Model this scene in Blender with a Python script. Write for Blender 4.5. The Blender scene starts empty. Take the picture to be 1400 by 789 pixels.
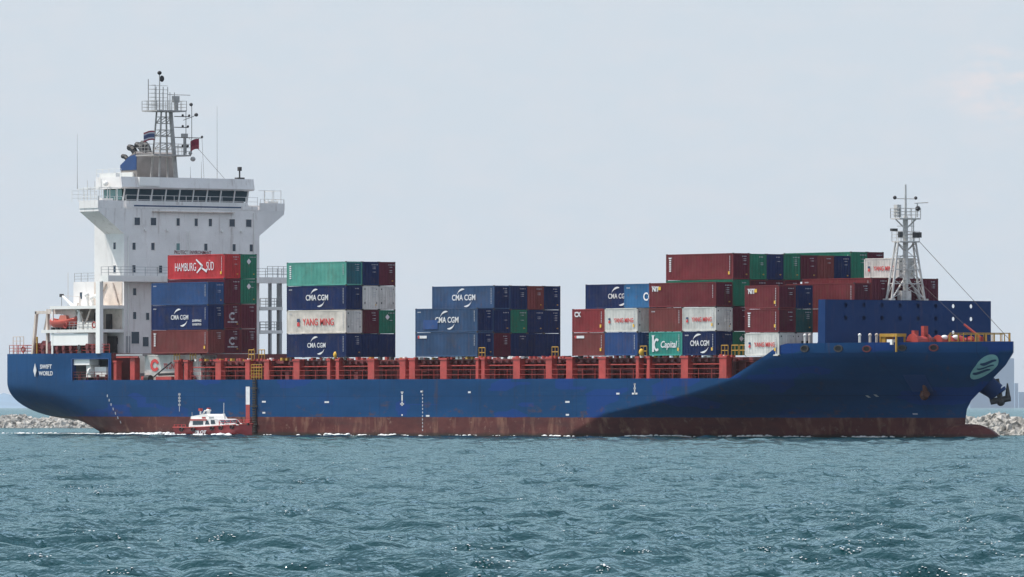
import bpy, math, random
import numpy as np
R = math.radians
random.seed(7)
rng = np.random.default_rng(11)

# ------------------------------------------------------------------ camera, sky, sun, exposure
C = bpy.context.scene.collection
sc = bpy.context.scene
CX, CY, CH = 811.15, -579.89, 3.5          # camera about 930 m off the ship, eye height in a small boat
YAW = R(52.491)
cam_d = bpy.data.cameras.new('camera')
cam = bpy.data.objects.new('camera', cam_d)
C.objects.link(cam)
cam.location = (CX, CY, CH)
cam.rotation_euler = (R(90), 0, YAW)
cam_d.sensor_width = 36
cam_d.lens = 36 * 10829.3 / 1400
cam_d.shift_y = 161.5 / 1400
cam_d.clip_start = 1
cam_d.clip_end = 120000
sc.camera = cam

SUN_EL, SUN_AZ = R(58), R(228)              # azimuth clockwise from +Y
world = bpy.data.worlds.new('World')
sc.world = world
world.use_nodes = True
wn, wl = world.node_tree.nodes, world.node_tree.links
wn.clear()
out = wn.new('ShaderNodeOutputWorld')
bg = wn.new('ShaderNodeBackground')
sky = wn.new('ShaderNodeTexSky')
sky.sky_type = 'NISHITA'
sky.sun_disc = False
sky.sun_elevation = SUN_EL
sky.sun_rotation = SUN_AZ
sky.air_density = 1.0
sky.dust_density = 3.0
sky.ozone_density = 2.0
bg.inputs['Strength'].default_value = 0.10
# thin high cloud: pale patches on the sky itself, by direction
tc = wn.new('ShaderNodeTexCoord')
mp = wn.new('ShaderNodeMapping')
mp.inputs['Scale'].default_value = (150, 150, 330)
mp.inputs['Location'].default_value = (3.1, 1.7, 0.4)
nz = wn.new('ShaderNodeTexNoise')
nz.inputs['Scale'].default_value = 1.0
nz.inputs['Detail'].default_value = 5
nz.inputs['Roughness'].default_value = 0.55
rp = wn.new('ShaderNodeValToRGB')
rp.color_ramp.elements[0].position = 0.40
rp.color_ramp.elements[0].color = (0, 0, 0, 1)
rp.color_ramp.elements[1].position = 0.66
rp.color_ramp.elements[1].color = (1, 1, 1, 1)
hz = wn.new('ShaderNodeMix')                # summer haze veils the blue of the sky
hz.data_type = 'RGBA'
veil = wn.new('ShaderNodeValToRGB')          # haze veil: pale at the horizon, overhead brightened to fill the shaded faces
veil.color_ramp.elements[0].position = 0.03
veil.color_ramp.elements[0].color = (7.0, 7.85, 8.72, 1)
veil.color_ramp.elements[1].position = 1.0
veil.color_ramp.elements[1].color = (13.0, 15.0, 19.0, 1)
ve = veil.color_ramp.elements.new(0.45)
ve.color = (6.4, 7.6, 9.0, 1)
mx = wn.new('ShaderNodeMix')
mx.data_type = 'RGBA'
mx.inputs['B'].default_value = (8.8, 7.8, 7.75, 1)
wl.new(tc.outputs['Generated'], mp.inputs['Vector'])
wl.new(mp.outputs['Vector'], nz.inputs['Vector'])
wl.new(nz.outputs['Fac'], rp.inputs['Fac'])
sp = wn.new('ShaderNodeSeparateXYZ')
el = wn.new('ShaderNodeMapRange')           # thickest along the horizon, thinner overhead
el.inputs['From Min'].default_value = 0.0
el.inputs['From Max'].default_value = 0.75
el.inputs['To Min'].default_value = 0.90
el.inputs['To Max'].default_value = 0.60
wl.new(tc.outputs['Generated'], sp.inputs[0])
wl.new(sp.outputs[2], el.inputs['Value'])
wl.new(el.outputs['Result'], hz.inputs['Factor'])
wl.new(sp.outputs[2], veil.inputs['Fac'])
wl.new(veil.outputs['Color'], hz.inputs['B'])
wl.new(sky.outputs['Color'], hz.inputs['A'])
wl.new(hz.outputs['Result'], mx.inputs['A'])
# one faint rosy cloud bank low in the sky to the right of the bow, the rest barely there
cd_ = np.array([-math.sin(YAW) + 0.0630 * math.cos(YAW), math.cos(YAW) + 0.0630 * math.sin(YAW), 0.0405])
cd_ /= np.linalg.norm(cd_)
df = wn.new('ShaderNodeVectorMath')
df.operation = 'SUBTRACT'
df.inputs[1].default_value = tuple(cd_)
ds = wn.new('ShaderNodeVectorMath')
ds.operation = 'MULTIPLY'
ds.inputs[1].default_value = (1, 1, 1.7)
ln = wn.new('ShaderNodeVectorMath')
ln.operation = 'LENGTH'
mk = wn.new('ShaderNodeMapRange')
mk.interpolation_type = 'SMOOTHSTEP'
mk.inputs['From Min'].default_value = 0.0125
mk.inputs['From Max'].default_value = 0.001
mk.inputs['To Min'].default_value = 0.10
mk.inputs['To Max'].default_value = 0.75
cm = wn.new('ShaderNodeMath')
cm.operation = 'MULTIPLY'
wl.new(tc.outputs['Generated'], df.inputs[0])
wl.new(df.outputs[0], ds.inputs[0])
wl.new(ds.outputs[0], ln.inputs[0])
wl.new(ln.outputs['Value'], mk.inputs['Value'])
wl.new(mk.outputs['Result'], cm.inputs[0])
wl.new(rp.outputs['Color'], cm.inputs[1])
wl.new(cm.outputs[0], mx.inputs['Factor'])
wl.new(mx.outputs['Result'], bg.inputs['Color'])
wl.new(bg.outputs['Background'], out.inputs['Surface'])

sun_d = bpy.data.lights.new('sun', 'SUN')
sun_d.energy = 4.9
sun_d.angle = R(0.53)
sun_d.color = (1.0, 0.94, 0.86)
sun = bpy.data.objects.new('sun', sun_d)
C.objects.link(sun)
sun.rotation_euler = (R(90) - SUN_EL, 0, math.pi - SUN_AZ)   # light comes from azimuth 225

vs = sc.view_settings
vs.view_transform = 'Standard'
vs.look = 'None'
vs.exposure = 0.0
vs.gamma = 1.0
vs.use_curve_mapping = False
sc.cycles.volume_bounces = 0
sc.cycles.max_bounces = 8
sc.cycles.sample_clamp_indirect = 6.0


# ------------------------------------------------------------------ helpers
class MB:
    """collects faces, then links them as ONE mesh object"""
    def __init__(self):
        self.v, self.f, self.m = [], [], []

    def poly(self, pts, m=0):
        n = len(self.v)
        self.v += [tuple(p) for p in pts]
        self.f.append(list(range(n, n + len(pts))))
        self.m.append(m)

    def box(self, x0, x1, y0, y1, z0, z1, m=0):
        n = len(self.v)
        self.v += [(x0, y0, z0), (x1, y0, z0), (x1, y1, z0), (x0, y1, z0),
                   (x0, y0, z1), (x1, y0, z1), (x1, y1, z1), (x0, y1, z1)]
        for q in ((0, 3, 2, 1), (4, 5, 6, 7), (0, 1, 5, 4), (1, 2, 6, 5), (2, 3, 7, 6), (3, 0, 4, 7)):
            self.f.append([n + i for i in q])
            self.m.append(m)

    def tube(self, p, q, r, r2=None, n=6, m=0):
        p, q = np.array(p, float), np.array(q, float)
        r2 = r if r2 is None else r2
        d = q - p
        L = np.linalg.norm(d)
        if L < 1e-6:
            return
        d /= L
        a = np.cross(d, (0, 0, 1) if abs(d[2]) < 0.9 else (1, 0, 0))
        a /= np.linalg.norm(a)
        b = np.cross(d, a)
        k = len(self.v)
        for c, rr in ((p, r), (q, r2)):
            for i in range(n):
                t = 2 * math.pi * (i + .5) / n
                self.v.append(tuple(c + rr * (a * math.cos(t) + b * math.sin(t))))
        for i in range(n):
            j = (i + 1) % n
            self.f.append([k + i, k + n + i, k + n + j, k + j])
            self.m.append(m)
        self.f.append([k + i for i in range(n)])
        self.m.append(m)
        self.f.append([k + n + i for i in reversed(range(n))])
        self.m.append(m)

    def path(self, pts, r, n=6, m=0):
        for a, b in zip(pts[:-1], pts[1:]):
            self.tube(a, b, r, n=n, m=m)

    def prism(self, poly, x0, x1, m=0):
        """poly of (y, z) pushed from x0 to x1"""
        n, k = len(poly), len(self.v)
        for x in (x0, x1):
            self.v += [(x, y, z) for y, z in poly]
        for i in range(n):
            j = (i + 1) % n
            self.f.append([k + i, k + j, k + n + j, k + n + i])
            self.m.append(m)
        self.f.append([k + i for i in reversed(range(n))])
        self.m.append(m)
        self.f.append([k + n + i for i in range(n)])
        self.m.append(m)

    def prism_y(self, poly, y0, y1, m=0):
        """poly of (x, z) pushed from y0 to y1"""
        n, k = len(poly), len(self.v)
        for y in (y0, y1):
            self.v += [(x, y, z) for x, z in poly]
        for i in range(n):
            j = (i + 1) % n
            self.f.append([k + i, k + j, k + n + j, k + n + i])
            self.m.append(m)
        self.f.append([k + i for i in range(n)])
        self.m.append(m)
        self.f.append([k + n + i for i in reversed(range(n))])
        self.m.append(m)

    def ball(self, c, rx, ry=None, rz=None, nu=12, nv=8, m=0):
        ry, rz = ry or rx, rz or rx
        k = len(self.v)
        for j in range(nv + 1):
            t = math.pi * j / nv
            for i in range(nu):
                p = 2 * math.pi * i / nu
                self.v.append((c[0] + rx * math.sin(t) * math.cos(p), c[1] + ry * math.sin(t) * math.sin(p), c[2] + rz * math.cos(t)))
        for j in range(nv):
            for i in range(nu):
                i2 = (i + 1) % nu
                self.f.append([k + j * nu + i, k + (j + 1) * nu + i, k + (j + 1) * nu + i2, k + j * nu + i2])
                self.m.append(m)

    def grid(self, P, m=0, flip=False, keep=None):
        """P[i][j] points"""
        k = len(self.v)
        ni, nj = len(P), len(P[0])
        for row in P:
            self.v += [tuple(p) for p in row]
        for i in range(ni - 1):
            for j in range(nj - 1):
                if keep and not keep(i, j):
                    continue
                q = [k + i * nj + j, k + (i + 1) * nj + j, k + (i + 1) * nj + j + 1, k + i * nj + j + 1]
                self.f.append(q[::-1] if flip else q)
                self.m.append(m)

    def rail(self, pts, h=1.05, step=1.6, r=0.035, bars=3, m=0):
        """guard rail with posts along pts (top of deck)"""
        pts = [np.array(p, float) for p in pts]
        for b in range(bars):
            z = np.array((0, 0, h * (b + 1) / bars))
            self.path([p + z for p in pts], r, n=4, m=m)
        for a, b in zip(pts[:-1], pts[1:]):
            L = np.linalg.norm(b - a)
            k = max(1, int(round(L / step)))
            for i in range(k + 1):
                p = a + (b - a) * i / k
                self.tube(p, p + np.array((0, 0, h)), r, n=4, m=m)

    def build(self, name, mats, parent=None, smooth=None, weld=False):
        me = bpy.data.meshes.new(name)
        me.from_pydata(self.v, [], self.f)
        mats = mats if isinstance(mats, (list, tuple)) else [mats]
        for mm in mats:
            me.materials.append(mm)
        if len(mats) > 1:
            me.polygons.foreach_set('material_index', self.m)
        if weld:
            import bmesh
            bm = bmesh.new()
            bm.from_mesh(me)
            bmesh.ops.remove_doubles(bm, verts=bm.verts, dist=1e-3)
            bmesh.ops.dissolve_degenerate(bm, edges=bm.edges, dist=1e-4)
            bm.to_mesh(me)
            bm.free()
        me.update()
        if smooth is not None:
            me.polygons.foreach_set('use_smooth', [True] * len(me.polygons))
            me.set_sharp_from_angle(angle=R(smooth))
        o = bpy.data.objects.new(name, me)
        C.objects.link(o)
        o.parent = parent
        return o


def build_pieces(mb, name, mats, parent):
    """each loose piece of mb becomes an object of its own"""
    par = list(range(len(mb.v)))

    def root(i):
        while par[i] != i:
            par[i] = par[par[i]]
            i = par[i]
        return i
    for f in mb.f:
        for i in f[1:]:
            a, b = root(f[0]), root(i)
            if a != b:
                par[b] = a
    groups = {}
    for f, m in zip(mb.f, mb.m):
        groups.setdefault(root(f[0]), []).append((f, m))
    for fs in groups.values():
        q, idx = MB(), {}
        for f, m in fs:
            g = []
            for i in f:
                if i not in idx:
                    idx[i] = len(q.v)
                    q.v.append(mb.v[i])
                g.append(idx[i])
            q.f.append(g)
            q.m.append(m)
        q.build(name, mats, parent)


def tag(o, label=None, cat=None, group=None, kind=None):
    if label: o['label'] = label
    if cat: o['category'] = cat
    if group: o['group'] = group
    if kind: o['kind'] = kind
    return o


def empty(name, loc=(0, 0, 0), rz=0):
    o = bpy.data.objects.new(name, None)
    C.objects.link(o)
    o.location = loc
    o.rotation_euler = (0, 0, rz)
    return o


def linked(name, me, parent=None, loc=(0, 0, 0)):
    o = bpy.data.objects.new(name, me)
    C.objects.link(o)
    o.parent = parent
    o.location = loc
    return o


FONTS = {}


def text_data(body, size, mat, spacing=1.0, shear=0.0, bold=0.0):
    key = (body, size, mat.name, spacing, shear, bold)
    if key not in FONTS:
        cu = bpy.data.curves.new('lettering', 'FONT')
        cu.body = body
        cu.size = size
        cu.align_x = 'CENTER'
        cu.align_y = 'CENTER'
        cu.space_character = spacing
        cu.shear = shear
        cu.offset = bold
        cu.extrude = 0.006
        cu.resolution_u = 3
        cu.materials.append(mat)
        tmp = bpy.data.objects.new('lettering', cu)
        C.objects.link(tmp)
        bpy.context.view_layer.update()
        me = bpy.data.meshes.new_from_object(tmp.evaluated_get(bpy.context.evaluated_depsgraph_get()))
        bpy.data.objects.remove(tmp)
        if not me.materials:
            me.materials.append(mat)
        FONTS[key] = me
    return FONTS[key]


def text_side(body, size, mat, loc, parent, width=None, **kw):
    """lettering that faces starboard (-Y) and reads towards the bow"""
    o = linked('lettering', text_data(body, size, mat, **kw), parent, loc)
    o.rotation_euler = (R(90), 0, 0)
    if width:
        o.scale = (width, 1, 1)
    return o


# ------------------------------------------------------------------ materials
def mat(name, col, rough=0.5, var=0.12, scale=0.6, metallic=0.0, spec=0.4, rand=0.0, rust=0.0, dirt=0.0, streak=0.0):
    """painted surface: worn tone, rust specks and run-off streaks of their own shape"""
    m = bpy.data.materials.new(name)
    m.use_nodes = True
    n, l = m.node_tree.nodes, m.node_tree.links
    b = n['Principled BSDF']
    b.inputs['Roughness'].default_value = rough
    b.inputs['Metallic'].default_value = metallic
    b.inputs['Specular IOR Level'].default_value = spec
    co = n.new('ShaderNodeTexCoord')
    vec = co.outputs['Object']
    oi = n.new('ShaderNodeObjectInfo')
    add = n.new('ShaderNodeVectorMath')
    add.operation = 'MULTIPLY_ADD'
    cmb = n.new('ShaderNodeCombineXYZ')
    for k in range(3):
        l.new(oi.outputs['Random'], cmb.inputs[k])
    l.new(cmb.outputs[0], add.inputs[0])
    add.inputs[1].default_value = (37, 53, 71)
    l.new(vec, add.inputs[2])
    vec = add.outputs[0]
    no = n.new('ShaderNodeTexNoise')
    no.inputs['Scale'].default_value = scale
    no.inputs['Detail'].default_value = 6
    no.inputs['Roughness'].default_value = 0.6
    l.new(vec, no.inputs['Vector'])
    mr = n.new('ShaderNodeMapRange')
    mr.inputs['From Min'].default_value = 0.3
    mr.inputs['From Max'].default_value = 0.7
    mr.inputs['To Min'].default_value = 1 - var
    mr.inputs['To Max'].default_value = 1 + var
    l.new(no.outputs['Fac'], mr.inputs['Value'])
    val = mr.outputs['Result']
    if rand:
        r2 = n.new('ShaderNodeMapRange')
        r2.inputs['To Min'].default_value = 1 - rand
        r2.inputs['To Max'].default_value = 1 + rand
        l.new(oi.outputs['Random'], r2.inputs['Value'])
        mu = n.new('ShaderNodeMath')
        mu.operation = 'MULTIPLY'
        l.new(val, mu.inputs[0])
        l.new(r2.outputs['Result'], mu.inputs[1])
        val = mu.outputs[0]
    mul = n.new('ShaderNodeMix')
    mul.data_type = 'RGBA'
    mul.blend_type = 'MULTIPLY'
    mul.inputs['Factor'].default_value = 1
    mul.inputs['A'].default_value = (*col, 1)
    l.new(val, mul.inputs['B'])
    c = mul.outputs['Result']

    def layer(c, colour, amount, sc3, lo, hi):
        mp_ = n.new('ShaderNodeMapping')
        mp_.inputs['Scale'].default_value = sc3
        l.new(vec, mp_.inputs['Vector'])
        t = n.new('ShaderNodeTexNoise')
        t.inputs['Scale'].default_value = 1
        t.inputs['Detail'].default_value = 5
        t.inputs['Roughness'].default_value = 0.65
        l.new(mp_.outputs['Vector'], t.inputs['Vector'])
        q = n.new('ShaderNodeMapRange')
        q.inputs['From Min'].default_value = lo
        q.inputs['From Max'].default_value = hi
        q.inputs['To Max'].default_value = amount
        l.new(t.outputs['Fac'], q.inputs['Value'])
        x = n.new('ShaderNodeMix')
        x.data_type = 'RGBA'
        l.new(q.outputs['Result'], x.inputs['Factor'])
        l.new(c, x.inputs['A'])
        x.inputs['B'].default_value = (*colour, 1)
        return x.outputs['Result']
    if dirt:
        c = layer(c, (0.10, 0.075, 0.055), dirt, (0.35, 0.35, 0.5), 0.5, 0.75)
    if streak:
        c = layer(c, (0.16, 0.085, 0.05), streak, (1.6, 1.6, 0.14), 0.56, 0.72)
    if rust:
        c = layer(c, (0.17, 0.065, 0.03), rust, (1.4, 1.4, 1.1), 0.6, 0.72)
    l.new(c, b.inputs['Base Color'])
    m['out'] = 0
    return m


M = {}
M['white'] = mat('white paint', (0.74, 0.73, 0.70), 0.45, 0.05, 0.4, streak=0.22)
M['house_white'] = mat('superstructure white paint', (0.72, 0.70, 0.685), 0.5, 0.10, 0.25, streak=0.42, dirt=0.10, rust=0.18)
M['bright_white'] = mat('fresh white paint', (0.82, 0.81, 0.78), 0.45, 0.04)
M['stained_white'] = mat('stained white paint', (0.60, 0.52, 0.46), 0.6, 0.16, 0.8, rust=0.65, streak=0.55, dirt=0.35)
M['grey_paint'] = mat('grey deck paint', (0.30, 0.31, 0.32), 0.6, 0.12, streak=0.2)
M['funnel_grey'] = mat('sooty grey casing', (0.23, 0.21, 0.20), 0.7, 0.18, 0.8, streak=0.4, dirt=0.3)
M['mast_grey'] = mat('weathered mast paint', (0.33, 0.32, 0.31), 0.6, 0.2, 1.5, rust=0.3)
M['blue_paint'] = mat('company blue paint', (0.012, 0.050, 0.165), 0.4, 0.12, 0.5, dirt=0.1)
M['bulwark_blue'] = mat('dark blue bulwark paint', (0.008, 0.036, 0.125), 0.5, 0.10, 0.3, spec=0.1, streak=0.12)
M['red_paint'] = mat('red oxide deck paint', (0.40, 0.052, 0.045), 0.6, 0.22, 1.0, rust=0.35, dirt=0.3, streak=0.3)
M['dark_red'] = mat('dark red coaming paint', (0.15, 0.028, 0.030), 0.6, 0.2, 0.8, rust=0.3, dirt=0.25)
M['bright_red'] = mat('faded red machinery paint', (0.36, 0.048, 0.040), 0.55, 0.22, 1.2, rust=0.45, dirt=0.25)
M['yellow'] = mat('safety yellow paint', (0.42, 0.24, 0.035), 0.6, 0.2, rust=0.45)
M['black'] = mat('black rubber', (0.015, 0.015, 0.017), 0.6, 0.2)
M['dark_steel'] = mat('dark greasy steel', (0.045, 0.043, 0.045), 0.55, 0.25, 1.2, rust=0.35)
M['rope'] = mat('tarred rope', (0.05, 0.045, 0.04), 0.8, 0.2)
M['glass'] = mat('dark window glass', (0.030, 0.048, 0.062), 0.08, 0.05, spec=0.6)
M['port_glass'] = mat('square window glass', (0.012, 0.030, 0.055), 0.1, 0.05, spec=0.6)
M['teal_glass'] = mat('green tinted glass', (0.10, 0.22, 0.22), 0.1, 0.1, spec=0.6)
M['mark_white'] = mat('white lettering paint', (0.64, 0.64, 0.65), 0.6, 0.1, 2.0)
M['mark_grey'] = mat('faded lettering paint', (0.42, 0.43, 0.46), 0.6, 0.15, 2.0)
M['mark_red'] = mat('red lettering paint', (0.55, 0.05, 0.05), 0.6, 0.08)
M['mark_maroon'] = mat('dark red lettering paint', (0.16, 0.03, 0.04), 0.6, 0.08)
M['mark_navy'] = mat('navy lettering paint', (0.02, 0.05, 0.12), 0.6, 0.08)
M['mark_yellow'] = mat('yellow sticker', (0.7, 0.42, 0.05), 0.6, 0.05)
M['mark_black'] = mat('black lettering paint', (0.02, 0.02, 0.025), 0.6, 0.1)
M['emblem'] = mat('pale teal emblem paint', (0.26, 0.46, 0.46), 0.5, 0.12, 1.5)

CC = {
    'maroon': (0.155, 0.030, 0.036), 'brown': (0.175, 0.046, 0.044), 'wine': (0.105, 0.018, 0.034),
    'red': (0.50, 0.045, 0.050), 'rust_red': (0.26, 0.040, 0.045),
    'navy': (0.010, 0.024, 0.090), 'blue': (0.030, 0.075, 0.190), 'mid_blue': (0.030, 0.075, 0.215),
    'slate_blue': (0.040, 0.082, 0.165), 'sea_blue': (0.030, 0.120, 0.26),
    'teal': (0.045, 0.285, 0.235), 'jade': (0.105, 0.350, 0.285), 'green': (0.020, 0.170, 0.105),
    'white': (0.62, 0.61, 0.57), 'cream': (0.68, 0.62, 0.55), 'bottle': (0.018, 0.085, 0.085), 'jade_shade': (0.025, 0.130, 0.165),
}
for k, v in CC.items():
    M['c_' + k] = mat(k + ' container paint', v, 0.6, 0.22, 0.45, rand=0.10, spec=0.12,
                      rust=0.30 if k not in ('white', 'cream') else 0.18, dirt=0.32, streak=0.26)


# hull paint: blue topsides, red boot-topping, scuffs and rust of their own shapes
def hull_material():
    m = bpy.data.materials.new('hull paint')
    m.use_nodes = True
    n, l = m.node_tree.nodes, m.node_tree.links
    b = n['Principled BSDF']
    b.inputs['Roughness'].default_value = 0.42
    b.inputs['Specular IOR Level'].default_value = 0.07
    co = n.new('ShaderNodeTexCoord')
    sep = n.new('ShaderNodeSeparateXYZ')
    l.new(co.outputs['Object'], sep.inputs[0])

    def noise(sc3, detail=5, rough=0.6):
        mp_ = n.new('ShaderNodeMapping')
        mp_.inputs['Scale'].default_value = sc3
        l.new(co.outputs['Object'], mp_.inputs['Vector'])
        t = n.new('ShaderNodeTexNoise')
        t.inputs['Scale'].default_value = 1
        t.inputs['Detail'].default_value = detail
        t.inputs['Roughness'].default_value = rough
        l.new(mp_.outputs['Vector'], t.inputs['Vector'])
        return t.outputs['Fac']

    def rng_(v, a, b_, c=0.0, d=1.0):
        q = n.new('ShaderNodeMapRange')
        q.inputs['From Min'].default_value = a
        q.inputs['From Max'].default_value = b_
        q.inputs['To Min'].default_value = c
        q.inputs['To Max'].default_value = d
        l.new(v, q.inputs['Value'])
        return q.outputs['Result']

    def mix(f, a, b_):
        x = n.new('ShaderNodeMix')
        x.data_type = 'RGBA'
        l.new(f, x.inputs['Factor'])
        for s, k in ((a, 'A'), (b_, 'B')):
            if isinstance(s, tuple):
                x.inputs[k].default_value = (*s, 1)
            else:
                l.new(s, x.inputs[k])
        return x.outputs['Result']

    def math_(op, a, b_):
        x = n.new('ShaderNodeMath')
        x.operation = op
        for i, s in enumerate((a, b_)):
            if isinstance(s, (int, float)):
                x.inputs[i].default_value = s
            else:
                l.new(s, x.inputs[i])
        return x.outputs[0]

    blue = mix(rng_(noise((0.05, 0.05, 0.25)), 0.4, 0.62), (0.005, 0.043, 0.122), (0.007, 0.056, 0.160))
    patch = n.new('ShaderNodeTexVoronoi')          # rolled-on touch-up patches
    patch.distance = 'CHEBYCHEV'
    patch.inputs['Scale'].default_value = 1.0
    mpv = n.new('ShaderNodeMapping')
    mpv.inputs['Scale'].default_value = (0.16, 0.16, 0.55)
    l.new(co.outputs['Object'], mpv.inputs['Vector'])
    l.new(mpv.outputs['Vector'], patch.inputs['Vector'])
    sepc = n.new('ShaderNodeSeparateColor')
    l.new(patch.outputs['Color'], sepc.inputs[0])
    blue = mix(rng_(sepc.outputs[0], 0.80, 0.84, 0, 0.55), blue, (0.010, 0.040, 0.21))
    blue = mix(rng_(noise((0.9, 0.9, 0.10)), 0.60, 0.76, 0, 0.45), blue, (0.016, 0.026, 0.050))
    blue = mix(rng_(noise((0.55, 0.55, 0.07), 6, 0.7), 0.61, 0.72, 0, 0.50), blue, (0.075, 0.045, 0.038))
    blue = mix(rng_(noise((0.10, 0.10, 1.3), 6, 0.7), 0.60, 0.70, 0, 0.35), blue, (0.012, 0.070, 0.150))
    # rust and scuffs concentrated in the fender belt above the boot-topping
    belt = math_('MULTIPLY', rng_(sep.outputs[2], 6.0, 2.2), rng_(noise((0.40, 0.40, 0.9), 6, 0.7), 0.57, 0.68, 0, 0.75))
    blue = mix(belt, blue, (0.10, 0.055, 0.045))
    # plate seams
    seam = math_('LESS_THAN', math_('ABSOLUTE', math_('SUBTRACT', sep.outputs[2], 4.75), 0), 0.03)
    blue = mix(math_('MULTIPLY', seam, 0.55), blue, (0.006, 0.022, 0.07))
    fx = math_('FRACT', math_('DIVIDE', sep.outputs[0], 9.6), 0)
    vseam = math_('LESS_THAN', fx, 0.008)
    blue = mix(math_('MULTIPLY', vseam, 0.45), blue, (0.008, 0.024, 0.07))
    red = mix(rng_(noise((0.25, 0.25, 0.7)), 0.35, 0.65), (0.080, 0.026, 0.026), (0.125, 0.042, 0.038))
    red = mix(rng_(noise((0.8, 0.8, 0.22)), 0.53, 0.68, 0, 0.65), red, (0.25, 0.135, 0.095))
    red = mix(rng_(noise((1.3, 1.3, 1.3), 6, 0.7), 0.60, 0.68, 0, 0.45), red, (0.30, 0.21, 0.16))
    red = mix(rng_(noise((0.12, 0.12, 0.6)), 0.52, 0.70, 0, 0.70), red, (0.07, 0.035, 0.035))
    red = mix(rng_(math_('ADD', sep.outputs[2], math_('MULTIPLY', noise((0.5, 0.5, 2)), 0.5)), 0.75, 0.45, 0, 0.75), red, (0.035, 0.030, 0.024))  # weed at the waterline
    edge = math_('ADD', sep.outputs[2], math_('MULTIPLY', math_('SUBTRACT', noise((1.2, 1.2, 1.0)), 0.5), 0.16))
    c = mix(math_('GREATER_THAN', edge, 2.25), red, blue)
    l.new(c, b.inputs['Base Color'])
    bump = n.new('ShaderNodeBump')
    bump.inputs['Strength'].default_value = 0.22
    bump.inputs['Distance'].default_value = 0.25
    l.new(noise((0.45, 0.45, 0.30), 2), bump.inputs['Height'])
    l.new(bump.outputs[0], b.inputs['Normal'])
    return m


M['hull'] = hull_material()

# ------------------------------------------------------------------ sea
def wave_tile(L, N, lam_p, hs, wind, spread, seed, cut):
    """height field from a directional wave spectrum, periodic over L metres"""
    g = np.random.default_rng(seed)
    k1 = np.fft.fftfreq(N, L / N) * 2 * np.pi
    KX, KY = np.meshgrid(k1, k1, indexing='ij')
    K = np.hypot(KX, KY)
    K[0, 0] = 1e-6
    kp = 2 * np.pi / lam_p
    S = np.exp(-1.25 * (kp / K) ** 2) * K ** -3.1 * np.exp(-(K * cut / 6.283) ** 2)
    S[0, 0] = 0
    th = np.arctan2(KY, KX) - wind
    D = np.abs(np.cos(th / 2)) ** (2 * spread) + 0.04
    A = np.sqrt(S * D) * (g.normal(size=K.shape) + 1j * g.normal(size=K.shape))
    h = np.real(np.fft.ifft2(A))
    h *= (hs / 4) / h.std()
    return h


def sample(h, L, x, y):
    N = h.shape[0]
    fx, fy = (x / L * N) % N, (y / L * N) % N
    i, j = np.floor(fx).astype(int) % N, np.floor(fy).astype(int) % N
    u, v = fx - np.floor(fx), fy - np.floor(fy)
    i2, j2 = (i + 1) % N, (j + 1) % N
    return (h[i, j] * (1 - u) * (1 - v) + h[i2, j] * u * (1 - v) + h[i, j2] * (1 - u) * v + h[i2, j2] * u * v)


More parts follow.
